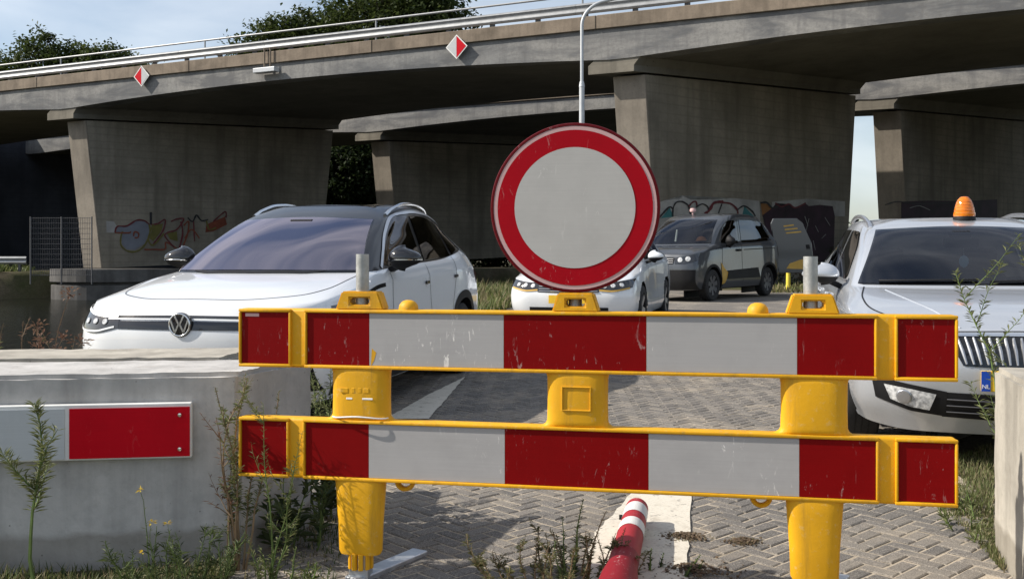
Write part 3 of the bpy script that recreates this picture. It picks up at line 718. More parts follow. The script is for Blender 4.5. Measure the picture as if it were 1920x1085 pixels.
        for nm, fs, m in (('body', lo, s.paint[0]), ('cabin_shell', hi, s.paint[1])):
            used = sorted({i for f in fs for i in f}); mp_ = {k: n for n, k in enumerate(used)}
            me = bpy.data.meshes.new(nm); me.from_pydata([tuple(V[i]) for i in used], [], [tuple(mp_[i] for i in f) for f in fs])
            bm = bmesh.new(); bm.from_mesh(me); bmesh.ops.remove_doubles(bm, verts=bm.verts, dist=.0004); bmesh.ops.recalc_face_normals(bm, faces=bm.faces); bm.to_mesh(me); bm.free()
            link(nm, me, m, s.root, smooth='all')
    def wheels(s, R_=.34, w=.22, yin=.70, rim='rim_alloy', spokes=5, trim=None, well=True):
        for (y0, z0, r) in s.arches:
            for sd in (-1, 1):
                M = Matrix.Translation((sd*(yin+w/2), y0, R_)) @ Matrix.Rotation(R(90)*sd, 4, 'Y')
                mb = MB(); mb.lathe([(R_*.62, -w/2), (R_*.9, -w/2), (R_*.98, -w/2+.02), (R_, -w/2+.05), (R_, w/2-.05), (R_*.98, w/2-.02), (R_*.9, w/2), (R_*.66, w/2-.004), (R_*.64, w/2-.03)], 36, M, cap=False); ty = mb.build('wheel', 'rubber', s.root, smooth=True)
                mb = MB(); mb.lathe([(R_*.65, w/2-.02), (R_*.62, w/2-.015), (R_*.60, w/2-.05), (R_*.2, w/2-.06), (.001, w/2-.06)], 30, M, cap=False); mb.build('rim_dish', 'black_plastic' if rim == 'rim_alloy' else rim, ty, smooth=True)
                for k in range(spokes):
                    a = 2*math.pi*k/spokes; Mk = M @ Matrix.Rotation(a, 4, 'Z'); mb = MB()
                    mb.add([Mk @ Vector(p) for p in [(.03, -.035, w/2-.03), (.03, .035, w/2-.03), (R_*.63, .05, w/2-.012), (R_*.63, -.05, w/2-.012), (.03, -.035, w/2-.055), (.03, .035, w/2-.055), (R_*.63, .05, w/2-.04), (R_*.63, -.05, w/2-.04)]], [(0, 1, 2, 3), (7, 6, 5, 4), (0, 4, 5, 1), (1, 5, 6, 2), (2, 6, 7, 3), (3, 7, 4, 0)])
                    mb.build('spoke', rim, ty)
                for k in range(3):
                    rr = [R_*1.002]; mb = MB(); z = -w/2+.07+k*.04
                    mb.lathe([(R_+.001, z-.004), (R_+.0015, z), (R_+.001, z+.004)], 36, M, cap=False); mb.build('tread_groove', 'black_plastic', ty)
                mb = MB(); xo = yin-.05; aa = np.linspace(R(-15), R(195), 20)
                mb.rings([[(sd*x, y0+math.cos(a)*r, z0+math.sin(a)*r) for x in (xo-.2, s.hit(y0+math.cos(a)*(r+.012), z0+math.sin(a)*(r+.012), 'left' if sd > 0 else 'right')[0].x*sd-.004)] for a in aa], cap=False, closed=False)
                mb.build('wheel_well', 'black_plastic', s.root, smooth='all')
                mb = MB(); mb.box((sd*(xo-.21), y0, z0+.12), (.03, 2*r, .75)); mb.build('wheel_well', 'black_plastic', s.root)
                if trim:
                    aa = np.linspace(R(-12), R(192), 26); ax = 'left' if sd > 0 else 'right'
                    mb = MB(); mb.rings([[s.hit(y0+math.cos(a)*q, z0+math.sin(a)*q, ax, .006)[0] for q in (r-.008, r+trim*.5, r+trim)] for a in aa], cap=False, closed=False); mb.build('arch_trim', 'black_plastic', s.root, smooth='all')
        ys_ = [a[0] for a in s.arches]
        mb = MB(); mb.box((0, (ys_[0]+ys_[1])/2+.1, .27), (1.3, ys_[1]-ys_[0]+1.0, .1)); mb.build('underbody', 'black_plastic', s.root)
    def interior(s, y0, y1, zf, zd, zs, sw=True, half=.62, dash=True):
        mb = MB(); mb.box((0, (y0+y1)/2+.3, zf), (2*half+.1, y1-y0+.2, .05)); mb.build('cabin_floor', 'black_plastic', s.root)
        if dash:
            mb = MB(); mb.rings([[(x, y0+.05, zd-.10), (x, y0+.22, zd-.02), (x, y0+.5, zd-.01), (x, y0+.62, zd-.10), (x, y0+.55, zd-.4), (x, y0+.1, zd-.4)] for x in np.linspace(-half-.03, half+.03, 6)]); mb.build('dashboard', 'black_plastic', s.root, smooth=True)
        for x in (-.36, .36):
            st = None
            mb = MB(); mb.box((x, y0+1.35, zf+.28), (.5, .5, .18)); st = mb.build('seat', 'seat_fabric', s.root, bevel=.05)
            mb = MB(); mb.rings([[(x+sx*w_, y0+1.5+dy+t_, z) for sx, t_ in ((-1, 0), (-.8, -.09), (.8, -.09), (1, 0), (.8, .08), (-.8, .08))] for w_, dy, z in ((.22, .02, zf+.3), (.25, .1, zf+.55), (.24, .2, zs-.12), (.17, .24, zs-.05))]); mb.build('seat_back', 'seat_fabric', st, smooth=True)
            mb = MB(); mb.box((x, y0+1.76, zs+.07), (.26, .09, .17)); mb.build('head_rest', 'seat_fabric', st, bevel=.035)
        mb = MB(); mb.box((0, y0+2.35, zf+.45), (1.2, .16, .7)); mb.build('rear_seat', 'seat_fabric', s.root, bevel=.04)
        if sw:
            M = Matrix.Translation((.36, y0+.78, zd-.02)) @ Matrix.Rotation(R(62), 4, 'X'); mb = MB()
            mb.rings([[M @ Vector(((.185+.014*math.cos(b))*math.cos(a), (.185+.014*math.cos(b))*math.sin(a), .014*math.sin(b))) for b in np.linspace(0, 2*math.pi, 9)[:-1]] for a in np.linspace(0, 2*math.pi, 33)], cap=False)
            mb.add([M @ Vector(p) for p in [(-.18, -.03, 0), (.18, -.03, 0), (.18, .03, .01), (-.18, .03, .01)]], [(0, 1, 2, 3)]); mb.build('steering_wheel', 'black_plastic', s.root, smooth=True)
    def mirror(s, sd, y, z, x, size, cap_mat, low_mat, line_mat=None):
        sx, sy, sz = size; ax = 'left' if sd > 0 else 'right'
        def shell(zr, sc):
            mb = MB(); rings = []
            for a in np.linspace(zr[0], zr[1], 9):
                rings.append([(sd*(x+sx*(math.copysign(abs(math.cos(b))**.75, math.cos(b)))*math.cos(a)*sc*(1.0 if math.cos(b)*1 > 0 else 1.)), y+sy*math.copysign(abs(math.sin(b))**.9, math.sin(b))*math.cos(a)*sc*(1. if math.sin(b) < 0 else .35), z+sz*math.sin(a)*sc*(1-.22*math.cos(b)) ) for b in np.linspace(0, 2*math.pi, 29)[:-1]])
            mb.rings(rings); return mb
        low = shell((R(-88), R(-2)), .985).build('mirror_housing', low_mat, s.root, smooth='all')
        shell((R(-14), R(88)), 1.0).build('mirror_cap', cap_mat, low, smooth='all')
        if line_mat:
            mb = MB(); mb.tube([(sd*(x+sx*math.cos(b)*.99), y-abs(math.sin(b))*sy, z-.012) for b in np.linspace(0, math.pi, 14)], .006, 5); mb.build('mirror_trim', line_mat, low)
        mb = MB(); p = s.hit(y+.10, z-.10, ax)[0]
        mb.rings([[(q.x, q.y+a, q.z+b) for a, b in ((-.05, -.02), (.06, -.02), (.06, .025), (-.05, .025))] for q in (Vector((p.x-sd*.02, y+.10, z-.10)), Vector((sd*(x-.03), y+.04, z-sz*.55)))]); mb.build('mirror_arm', low_mat, low, bevel=.01)
    def rail(s, sd, pts, r, mat, n=24):
        P = resample([p[:2] for p in pts], n, True); Z = np.interp(P[:, 0], [p[0] for p in pts], [p[2] for p in pts])
        mb = MB(); tp = []
        for (y, x), dz in zip(P, Z):
            h = s.hit(sd*x, y, 'top')[0]; tp.append((h.x, h.y, h.z+dz))
        mb.tube(tp, r, 8); mb.build('roof_rail', mat, s.root, smooth=True)

ST = None
ID4 = [
 [(0,.10,.20),(.40,.12,.20),(.64,.20,.20),(.78,.36,.21),(.84,.52,.22),(.86,.86,.22),(.87,1.40,.22),(.87,2.45,.22),(.87,3.35,.22),(.85,3.9,.24),(.76,4.35,.30),(.4,4.50,.32),(0,4.52,.32)],
 [(0,.03,.36),(.40,.055,.36),(.68,.12,.36),(.845,.27,.36),(.89,.52,.36),(.915,.86,.36),(.92,1.4,.36),(.92,2.45,.36),(.92,3.35,.36),(.91,3.9,.38),(.80,4.42,.42),(.4,4.55,.44),(0,4.57,.44)],
 [(0,0,.58),(.40,.025,.58),(.70,.09,.58),(.87,.24,.58),(.905,.52,.58),(.92,.86,.58),(.915,1.4,.58),(.905,2.45,.58),(.915,3.35,.58),(.92,3.9,.60),(.82,4.44,.62),(.4,4.57,.62),(0,4.58,.62)],
 [(0,.02,.74),(.40,.045,.74),(.70,.115,.74),(.86,.265,.745),(.90,.54,.76),(.915,.86,.78),(.905,1.4,.79),(.89,2.45,.79),(.905,3.35,.80),(.92,3.9,.82),(.82,4.42,.82),(.4,4.54,.82),(0,4.56,.82)],
 [(0,.085,.855),(.40,.11,.85),(.69,.18,.85),(.825,.34,.87),(.86,.58,.90),(.885,.86,.94),(.885,1.4,.965),(.88,2.45,.98),(.89,3.35,1.01),(.90,3.9,1.03),(.78,4.38,1.03),(.4,4.46,1.03),(0,4.48,1.03)],
 [(0,.42,.95),(.38,.45,.948),(.60,.53,.945),(.73,.68,.955),(.785,.82,.975),(.82,1.05,1.0),(.85,1.42,1.02),(.855,2.45,1.045),(.86,3.35,1.08),(.85,3.9,1.12),(.74,4.28,1.14),(.4,4.38,1.14),(0,4.40,1.14)],
 [(0,1.02,1.04),(.35,1.05,1.04),(.58,1.12,1.04),(.735,1.22,1.04),(.79,1.33,1.045),(.81,1.45,1.05),(.82,1.62,1.06),(.82,2.45,1.09),(.815,3.35,1.13),(.79,3.9,1.19),(.68,4.16,1.22),(.38,4.26,1.22),(0,4.28,1.22)],
 [(0,1.55,1.305),(.33,1.57,1.305),(.54,1.63,1.30),(.665,1.70,1.295),(.70,1.78,1.29),(.715,1.88,1.295),(.715,2.02,1.31),(.735,2.5,1.34),(.725,3.3,1.36),(.68,3.75,1.36),(.58,3.98,1.36),(.33,4.08,1.36),(0,4.1,1.36)],
 [(0,2.10,1.525),(.30,2.11,1.52),(.49,2.14,1.505),(.585,2.19,1.495),(.615,2.26,1.49),(.63,2.34,1.50),(.62,2.45,1.53),(.635,2.70,1.56),(.625,3.2,1.56),(.58,3.55,1.525),(.49,3.78,1.49),(.28,3.86,1.49),(0,3.88,1.49)],
 [(0,2.32,1.58),(.27,2.32,1.577),(.42,2.34,1.57),(.49,2.38,1.56),(.515,2.43,1.565),(.53,2.5,1.572),(.535,2.6,1.585),(.54,2.8,1.60),(.53,3.1,1.60),(.49,3.4,1.575),(.41,3.55,1.55),(.23,3.6,1.55),(0,3.62,1.55)],
 [(0,2.42,1.60),(0,2.44,1.60),(0,2.48,1.602),(0,2.55,1.607),(0,2.6,1.61),(0,2.66,1.612),(0,2.72,1.615),(0,2.85,1.62),(0,3.05,1.618),(0,3.25,1.605),(0,3.4,1.59),(0,3.5,1.575),(0,3.52,1.572)]]
def remap(rings, xm, zm, ys=1.0):
    out = []
    for r in rings: out.append([(y*ys, float(np.interp(x, *zip(*xm))), float(np.interp(z, *zip(*zm)))) for y, x, z in r])
    return out

# ---- white electric crossover
c = Car('parked_car', 'white crossover with black roof parked behind the concrete block', (-2.125, 6.385), .211, .035, ID4, (4, 6), 6, 'paint_white', 'paint_black', [(.88, .345, .40), (3.65, .345, .40)])
c.window('windscreen', [(-.565, 1.455), (0, 1.475), (.565, 1.455)], [(-.755, 1.055), (0, 1.06), (.755, 1.055)], 'front', 'glass_athermic', .045, True)
for ax in ('left', 'right'):
    c.window('front_side_window', [(1.60, 1.105), (1.90, 1.315), (2.18, 1.45), (2.55, 1.505)], [(1.70, 1.085), (2.0, 1.09), (2.3, 1.10), (2.55, 1.11)], ax, 'glass_tinted', .034, True)
    c.window('rear_side_window', [(2.64, 1.50), (3.0, 1.50), (3.38, 1.46)], [(2.64, 1.115), (3.0, 1.13), (3.48, 1.15)], ax, 'glass_tinted', .034, True)
    c.window('quarter_window', [(3.45, 1.45), (3.66, 1.39)], [(3.56, 1.16), (3.88, 1.235)], ax, 'glass_tinted', .034)
    c.line('window_trim', [(1.54, 1.07), (1.70, 1.18), (1.95, 1.345), (2.25, 1.475), (2.6, 1.53), (3.05, 1.535), (3.45, 1.49), (3.75, 1.40), (3.95, 1.24)], ax, 'satin_silver', .028, .007, 60)
    c.line('door_seam', [(1.62, 1.03), (1.56, .8), (1.60, .4), (1.68, .32)], ax, 'black_plastic', .007); c.line('door_seam', [(2.60, 1.08), (2.60, .6), (2.58, .32)], ax, 'black_plastic', .007)
    c.line('door_seam', [(3.50, 1.14), (3.42, .95), (3.28, .70), (3.18, .34)], ax, 'black_plastic', .007)
    for y in (2.50, 3.40):
        h = c.hit(y, .925 if y < 3 else .955, ax, .012)[0]; mb = MB(); mb.box(h, (.02, .085, .03)); mb.build('door_handle', 'black_gloss', c.root, bevel=.008)
    c.patch('sill_cladding', [(1.32, .38), (2.4, .38), (3.2, .38)], [(1.32, .23), (2.4, .23), (3.2, .23)], ax, 'black_plastic', .008)
    c.line('fender_vent', [(1.02, .90), (1.25, .935), (1.42, .945)], ax, 'black_gloss', .03, .004)
    sd = 1 if ax == 'left' else -1
    c.patch('headlight', [(sd*.47, .785), (sd*.68, .795), (sd*.875, .845)], [(sd*.47, .705), (sd*.68, .665), (sd*.88, .69)], 'front', 'lamp_dark', .006, 14, 8, sm=True)
    c.line('led_line', [(sd*.48, .778), (sd*.68, .786), (sd*.86, .834)], 'front', 'glow_led', .02, .009, 20); c.line('led_line', [(sd*.50, .712), (sd*.68, .680), (sd*.84, .71), (sd*.85, .79)], 'front', 'glow_led', .012, .009, 24)
    for k in range(3):
        h = c.hit(sd*(.58+.085*k), .742, 'front', .009); mb = MB(); mb.lathe([(.022, 0), (.02, .004), (.001, .006)], 14, Matrix.Translation(h[0]) @ h[1].to_track_quat('Z', 'Y').to_matrix().to_4x4()); mb.build('lamp_lens', 'lamp_lens', c.root, smooth=True)
    c.patch('corner_intake', [(sd*.66, .44), (sd*.82, .50)], [(sd*.66, .30), (sd*.84, .30)], 'front', 'black_plastic', .006)
    c.rail(sd, [(2.24, .60, .004), (2.36, .60, .026), (2.9, .605, .036), (3.4, .575, .03), (3.66, .52, .004)], .016, 'chrome')
    c.patch('rear_pillar_trim', [(3.93, 1.30), (4.08, 1.20)], [(3.98, 1.22), (4.10, 1.14)], ax, 'satin_silver', .008)
    c.patch('tail_light', [(4.18, 1.0), (4.36, 1.0)], [(4.22, .86), (4.38, .86)], ax, 'tail_red', .006)
    c.mirror(sd, 1.60, 1.145, .99 if sd > 0 else .93, (.135, .10, .085), 'black_gloss', 'black_plastic', 'chrome')
c.patch('light_bar', [(-.475, .752), (0, .758), (.475, .752)], [(-.475, .700), (0, .700), (.475, .700)], 'front', 'black_gloss', .005, 40, 4)
c.line('light_line', [(-.56, .778), (0, .784), (.56, .778)], 'front', 'lamp_dark', .018, .005); c.line('chrome_line', [(-.56, .762), (0, .768), (.56, .762)], 'front', 'glow_led', .008, .0065)
c.line('bonnet_seam', [(-.74, .62), (-.66, .42), (-.42, .25), (0, .20), (.42, .25), (.66, .42), (.74, .62), (.775, .95), (.765, 1.22)], 'top', 'rim_steel', .009, .0015, 120)
c.line('bonnet_seam', [(-.765, 1.22), (-.775, .95), (-.74, .62)], 'top', 'rim_steel', .009, .0015, 60)
c.line('bumper_seam', [(-.80, .48), (-.60, .40), (0, .385), (.60, .40), (.80, .48)], 'front', 'rim_steel', .005, .0015, 80)
c.patch('lower_grille', [(-.60, .37), (0, .37), (.60, .37)], [(-.62, .22), (0, .21), (.62, .22)], 'front', 'black_plastic', .007, 30)
c.patch('roof_glass', [(-.44, 2.38), (0, 2.36), (.44, 2.38)], [(-.40, 3.4), (0, 3.45), (.40, 3.4)], 'top', 'black_gloss', .003)
c.patch('cowl', [(-.70, 1.30), (-.4, 1.08), (0, 1.045), (.4, 1.08), (.70, 1.30)], [(-.70, 1.25), (-.4, 1.03), (0, 1.0), (.4, 1.03), (.70, 1.25)], 'top', 'black_plastic', .004, 40, 3)
# round emblem: disc, ring, V over W
h = c.hit(0, .735, 'front', .002); em = MB(); M = Matrix.Translation(h[0]-Vector((0, .006, 0))) @ Matrix.Rotation(R(90), 4, 'X') @ Matrix.Rotation(R(0), 4, 'Y')
em.lathe([(.001, .016), (.074, .016), (.080, .010), (.080, -.01), (.001, -.01)], 40, M); eo = em.build('emblem', 'black_gloss', c.root, smooth=True)
mb = MB(); mb.rings([[M @ Vector(((.071+.006*math.cos(b))*math.cos(a), (.071+.006*math.cos(b))*math.sin(a), .017+.005*math.sin(b))) for b in np.linspace(0, 2*math.pi, 9)[:-1]] for a in np.linspace(0, 2*math.pi, 41)], cap=False); mb.build('emblem_ring', 'chrome', eo, smooth='all')
def stroke(pts, w=.011):
    mb = MB()
    for (a, b), (d, e) in zip(pts[:-1], pts[1:]):
        l = math.hypot(d-a, e-b); an = math.atan2(e-b, d-a); mb.box((0, 0, 0), (l+w*.6, w, .006), Matrix.Rotation(an, 3, 'Z')); 
        for i in range(8): mb.v[-8+i] = tuple(M @ (Vector(mb.v[-8+i])+Vector(((a+d)/2, (b+e)/2, .018))))
    mb.build('emblem_letter', 'chrome', eo)
stroke([(-.033, .061), (-.002, -.001)]); stroke([(.033, .061), (.002, -.001)])
stroke([(-.062, .032), (-.030, -.050)]); stroke([(-.030, -.050), (-.004, .006)]); stroke([(.004, .006), (.030, -.050)]); stroke([(.030, -.050), (.062, .032)])
c.wheels(.345, .235, .68, 'rim_alloy', 5, .07)
c.interior(1.15, 3.6, .40, 1.03, 1.16)
c.finish()
mb = MB(); mb.box((0, 1.93, 1.43), (.20, .12, .06)); mb.build('sensor_box', 'black_plastic', c.root, bevel=.01)

# ---- silver estate with beacon
OCT = remap(ID4, [(0, 0), (.42, .42), (1.02, 1.16), (1.55, 1.60), (2.10, 2.02), (4.58, 4.67)], [(.2, .19), (.36, .33), (.58, .50), (.74, .64), (.855, .755), (.95, .86), (1.04, .955), (1.305, 1.20), (1.525, 1.39), (1.58, 1.435), (1.62, 1.455)], .985)
s2 = Car('parked_car', 'silver estate car with an amber beacon on its roof', (2.80, 5.36), .234, .03, OCT, (4, 6), 6, 'paint_silver', 'paint_silver', [(.92, .32, .365), (3.60, .32, .365)])
s2.window('windscreen', [(-.555, 1.348), (0, 1.368), (.555, 1.348)], [(-.745, .975), (0, .978), (.745, .975)], 'front', 'glass_windscreen', .048, True)
for ax in ('left', 'right'):
    sd = 1 if ax == 'left' else -1
    s2.window('front_side_window', [(1.72, 1.02), (1.95, 1.20), (2.18, 1.315), (2.52, 1.352)], [(1.76, 1.0), (2.0, 1.005), (2.3, 1.01), (2.52, 1.015)], ax, 'glass_tinted', .034, True)
    s2.window('rear_side_window', [(2.60, 1.355), (3.0, 1.36), (3.40, 1.33)], [(2.60, 1.02), (3.0, 1.03), (3.50, 1.05)], ax, 'glass_tinted', .034, True)
    s2.line('pillar_trim', [(2.56, 1.02), (2.56, 1.2), (2.55, 1.36)], ax, 'paint_silver', .022, .008)
    s2.line('window_trim', [(1.62, .985), (2.3, .998), (3.4, 1.03), (3.9, 1.10)], ax, 'satin_silver', .014, .007)
    s2.line('door_seam', [(1.68, .96), (1.62, .8), (1.64, .4), (1.7, .3)], ax, 'rim_steel', .007); s2.line('door_seam', [(2.56, 1.0), (2.56, .6), (2.54, .3)], ax, 'rim_steel', .007)
    s2.line('side_crease', [(.55, .80), (1.5, .83), (2.5, .84), (4.0, .87)], ax, 'paint_silver', .02, .006, tube=True)
    for y in (2.44, 3.34):
        h = s2.hit(y, .86, ax, .02)[0]; mb = MB(); mb.box(h, (.03, .18, .03)); mb.build('door_handle', 'paint_silver', s2.root, bevel=.01)
    s2.patch('headlight', [(sd*.42, .735), (sd*.64, .745), (sd*.83, .775)], [(sd*.44, .645), (sd*.66, .615), (sd*.85, .655)], 'front', 'lamp_dark', .006, 14, 8)
    for k in range(2):
        h = s2.hit(sd*(.55+.14*k), .69, 'front', .009); mb = MB(); mb.lathe([(.042, 0), (.038, .006), (.001, .009)], 18, Matrix.Translation(h[0]) @ h[1].to_track_quat('Z', 'Y').to_matrix().to_4x4()); mb.build('lamp_lens', 'lamp_lens', s2.root, smooth=True)
    s2.line('led_line', [(sd*.46, .65), (sd*.66, .63), (sd*.82, .67)], 'front', 'glow_led', .014, .009, 20)
    s2.patch('fog_lamp_recess', [(sd*.42, .430), (sd*.60, .462), (sd*.80, .50)], [(sd*.42, .290), (sd*.60, .312), (sd*.775, .375)], 'front', 'black_plastic', .006, 16, 8)
    fg = s2.patch('fog_lamp', [(sd*.475, .415), (sd*.60, .438), (sd*.735, .458)], [(sd*.505, .325), (sd*.60, .338), (sd*.70, .375)], 'front', 'lamp_lens', .012, 14, 6)
    h = s2.hit(sd*.635, .395, 'front', .014); mb = MB(); mb.lathe([(.042, 0), (.040, .004), (.034, .007), (.001, .004)], 20, Matrix.Translation(h[0]) @ h[1].to_track_quat('Z', 'Y').to_matrix().to_4x4()); mb.build('fog_reflector', 'rim_alloy', fg, smooth=True)
    s2.line('bonnet_crease', [(sd*.33, .16), (sd*.47, .6), (sd*.60, 1.16)], 'top', 'paint_silver', .012, .0, 60, tube=True)
    s2.rail(sd, [(2.16, .585, .0), (2.22, .585, .024), (2.35, .59, .036), (3.0, .60, .04), (3.6, .565, .035), (3.78, .52, .0)], .017, 'satin_silver')
    s2.mirror(sd, 1.60, 1.035, .985, (.13, .085, .068), 'paint_silver', 'black_plastic')
    s2.line('wiper', [(sd*.05 if sd > 0 else -.62, .985), (sd*.3 if sd > 0 else -.35, .99), (sd*.62 if sd > 0 else -.02, .995)], 'front', 'black_plastic', .016, .016, 24, tube=True)
s2.line('bonnet_seam', [(-.72, 1.32), (-.765, .95), (-.735, .62), (-.62, .36), (-.42, .17)], 'top', 'black_plastic', .010, .002, 70)
s2.line('bonnet_seam', [(.72, 1.32), (.765, .95), (.735, .62), (.62, .36), (.42, .17)], 'top', 'black_plastic', .010, .002, 70)
s2.line('bonnet_seam', [(-.42, .752), (0, .760), (.42, .752)], 'front', 'black_plastic', .010, .003, 50)
s2.line('grille_chrome', [(-.42, .735), (0, .742), (.42, .735)], 'front', 'chrome', .02, .012, 50)
gl = s2.patch('grille', [(-.42, .73), (0, .735), (.42, .73)], [(-.34, .575), (0, .560), (.34, .575)], 'front', 'black_gloss', .006, 40, 6)
for i in range(19):
    x = -.36+i*.04; sx = x*.90
    a, b = s2.hit(x, .722, 'front', .012)[0], s2.hit(sx, .584, 'front', .012)[0]; m_ = (a+b)/2+Vector((0, -.012, 0)); mb = MB(); mb.tube([a, m_, b], [.006, .0095, .006], 6); mb.build('grille_slat', 'rim_alloy', gl, smooth=True)
s2.patch('lower_intake', [(-.44, .428), (0, .418), (.44, .428)], [(-.44, .288), (0, .272), (.44, .288)], 'front', 'black_plastic', .005, 40, 6)
for z in (.32, .355, .39):
    s2.line('intake_slat', [(-.42, z), (0, z-.006), (.42, z)], 'front', 'rim_steel', .008, .012, 30, tube=True)
h = s2.hit(0, .50, 'front', .016)[0]; yp = h.y
pl_ = MB(); pl_.box((0, yp-.004, .50), (.52, .012, .112)); po = pl_.build('number_plate', 'plate_yellow', s2.root, bevel=.004)
mb = MB(); mb.box((-.237, yp-.0115, .50), (.046, .004, .108)); mb.build('plate_band', 'plate_blue', po)
def text_part(txt, size, M, mat, par):
    cu = bpy.data.curves.new('lettering', 'FONT'); cu.body = txt; cu.size = size; cu.align_x = 'CENTER'; cu.align_y = 'CENTER'; cu.extrude = .0006
    to = bpy.data.objects.new('lettering', cu); COL.objects.link(to); dg = bpy.context.evaluated_depsgraph_get(); me = bpy.data.meshes.new_from_object(to.evaluated_get(dg))
    bpy.data.objects.remove(to); me.transform(M); me.materials.clear(); return link('lettering', me, mat, par)
text_part('NL', .032, Matrix.Translation((-.237, yp-.0145, .470)) @ Matrix.Rotation(R(90), 4, 'X'), 'decal_white', po)
s2.wheels(.32, .215, .69, 'rim_alloy', 5)
s2.interior(1.25, 3.5, .35, .95, 1.06)
s2.finish()
mb = MB(); mb.box((0, 1.86, 1.255), (.24, .035, .07)); im = mb.build('rear_view_mirror', 'black_plastic', s2.root, bevel=.015)
mb = MB(); mb.box((0, 1.90, 1.315), (.14, .10, .05)); mb.build('sensor_box', 'black_plastic', s2.root, bevel=.015)
mb = MB(); mb.rings([[(.02+w_*math.cos(a), 1.87+.004*math.sin(a), z) for a in np.linspace(0, 2*math.pi, 11)[:-1]] for w_, z in ((.004, 1.075), (.022, 1.085), (.032, 1.11), (.032, 1.135), (.02, 1.155), (.004, 1.165))]); mb.build('hanging_tag', 'tag_blue', s2.root, smooth=True)
mb = MB(); mb.tube([(.02, 1.87, 1.165), (.01, 1.86, 1.24)], .002, 4); mb.build('tag_cord', 'decal_white', s2.root)
# beacon: own thing on the roof
rp = s2.hit(.09, 2.22, 'top')[0]; bpy.context.view_layer.update()
MW = Matrix.Translation(s2.root.location) @ s2.root.rotation_euler.to_matrix().to_4x4()
bc = thing('warning_beacon', 'amber domed warning beacon standing on the silver car roof', 'beacon', MW @ (rp+Vector((0, 0, .002))))
mb = MB(); mb.lathe([(.001, -.012), (.078, -.012), (.080, .0), (.074, .022), (.001, .024)], 30); mb.build('magnet_base', 'black_plastic', bc, smooth=True)
mb = MB(); mb.lathe([(.074, .02), (.077, .03), (.075, .052), (.070, .056), (.071, .062), (.066, .090), (.058, .120), (.046, .148), (.034, .160), (.030, .166), (.018, .170), (.001, .171)], 32); le = mb.build('amber_lens', 'amber_lens', bc, smooth=True)
for k in range(4):
    z = .066+k*.022; r_ = np.interp(z, [.062, .09, .12, .148], [.071, .066, .058, .046]); mb = MB(); mb.lathe([(r_-.001, z-.004), (r_+.0025, z), (r_-.0015, z+.004)], 32, cap=False); mb.build('lens_rib', 'amber_lens', le, smooth=True)

# ---- white saloon behind the round sign
PAS = remap(OCT, [(0, 0), (1.16, 1.16), (4.67, 4.77)], [(.19, .19), (.755, .745), (.955, .97), (1.39, 1.42), (1.455, 1.475)], 1.01)
p3 = Car('parked_car', 'white saloon car parked behind the round sign', (.76, 13.6), .27, .165, PAS, (4, 6), 6, 'paint_white', 'paint_white', [(.92, .33, .37), (3.70, .33, .37)], .045)
p3.window('windscreen', [(-.52, 1.37), (0, 1.39), (.52, 1.37)], [(-.70, .985), (0, .99), (.70, .985)], 'front', 'glass_windscreen', .048, True)
for ax in ('left', 'right'):
    sd = 1 if ax == 'left' else -1
    p3.window('side_window', [(1.76, 1.04), (2.0, 1.24), (2.25, 1.345), (2.58, 1.37)], [(1.78, 1.015), (2.0, 1.02), (2.3, 1.025), (2.58, 1.03)], ax, 'glass_tinted', .034, True)
    p3.window('side_window', [(2.66, 1.37), (3.0, 1.375), (3.45, 1.34)], [(2.66, 1.035), (3.0, 1.045), (3.55, 1.065)], ax, 'glass_tinted', .034, True)
    p3.patch('headlight', [(sd*.40, .705), (sd*.62, .72), (sd*.86, .765)], [(sd*.42, .615), (sd*.62, .600), (sd*.85, .645)], 'front', 'lamp_dark', .007, 14, 8)
    for k in range(3):
        h = p3.hit(sd*(.50+.11*k), .665+.008*k, 'front', .010); mb = MB(); mb.lathe([(.034, 0), (.03, .006), (.001, .009)], 16, Matrix.Translation(h[0]) @ h[1].to_track_quat('Z', 'Y').to_matrix().to_4x4()); mb.build('lamp_lens', 'lamp_lens', p3.root, smooth=True)
    p3.line('indicator_line', [(sd*.43, .612), (sd*.62, .602), (sd*.82, .64)], 'front', 'decal_yellow', .022, .011, 20)
    p3.line('door_seam', [(1.70, .97), (1.64, .8), (1.66, .4), (1.72, .3)], ax, 'rim_steel', .009); p3.line('door_seam', [(2.62, 1.0), (2.62, .6), (2.60, .3)], ax, 'rim_steel', .009)
    p3.mirror(sd, 1.62, 1.06, 1.0, (.12, .085, .08), 'paint_white', 'black_plastic')
gl = p3.patch('grille', [(-.41, .700), (0, .705), (.41, .700)], [(-.43, .585), (0, .570), (.43, .585)], 'front', 'black_gloss', .006, 40, 6)
for z in (.60, .63, .66, .69): p3.line('grille_slat', [(-.41, z), (0, z-.004), (.41, z)], 'front', 'chrome', .012, .012, 30, gl, tube=True)
p3.patch('lower_intake', [(-.55, .38), (0, .38), (.55, .38)], [(-.55, .25), (0, .24), (.55, .25)], 'front', 'black_plastic', .006, 30)
h = p3.hit(0, .49, 'front', .016)[0]; mb = MB(); mb.box((0, h.y-.004, .49), (.52, .012, .112)); mb.build('number_plate', 'plate_yellow', p3.root)
p3.wheels(.33, .22, .70, 'rim_alloy', 5); p3.interior(1.25, 3.5, .35, .96, 1.06); p3.finish()

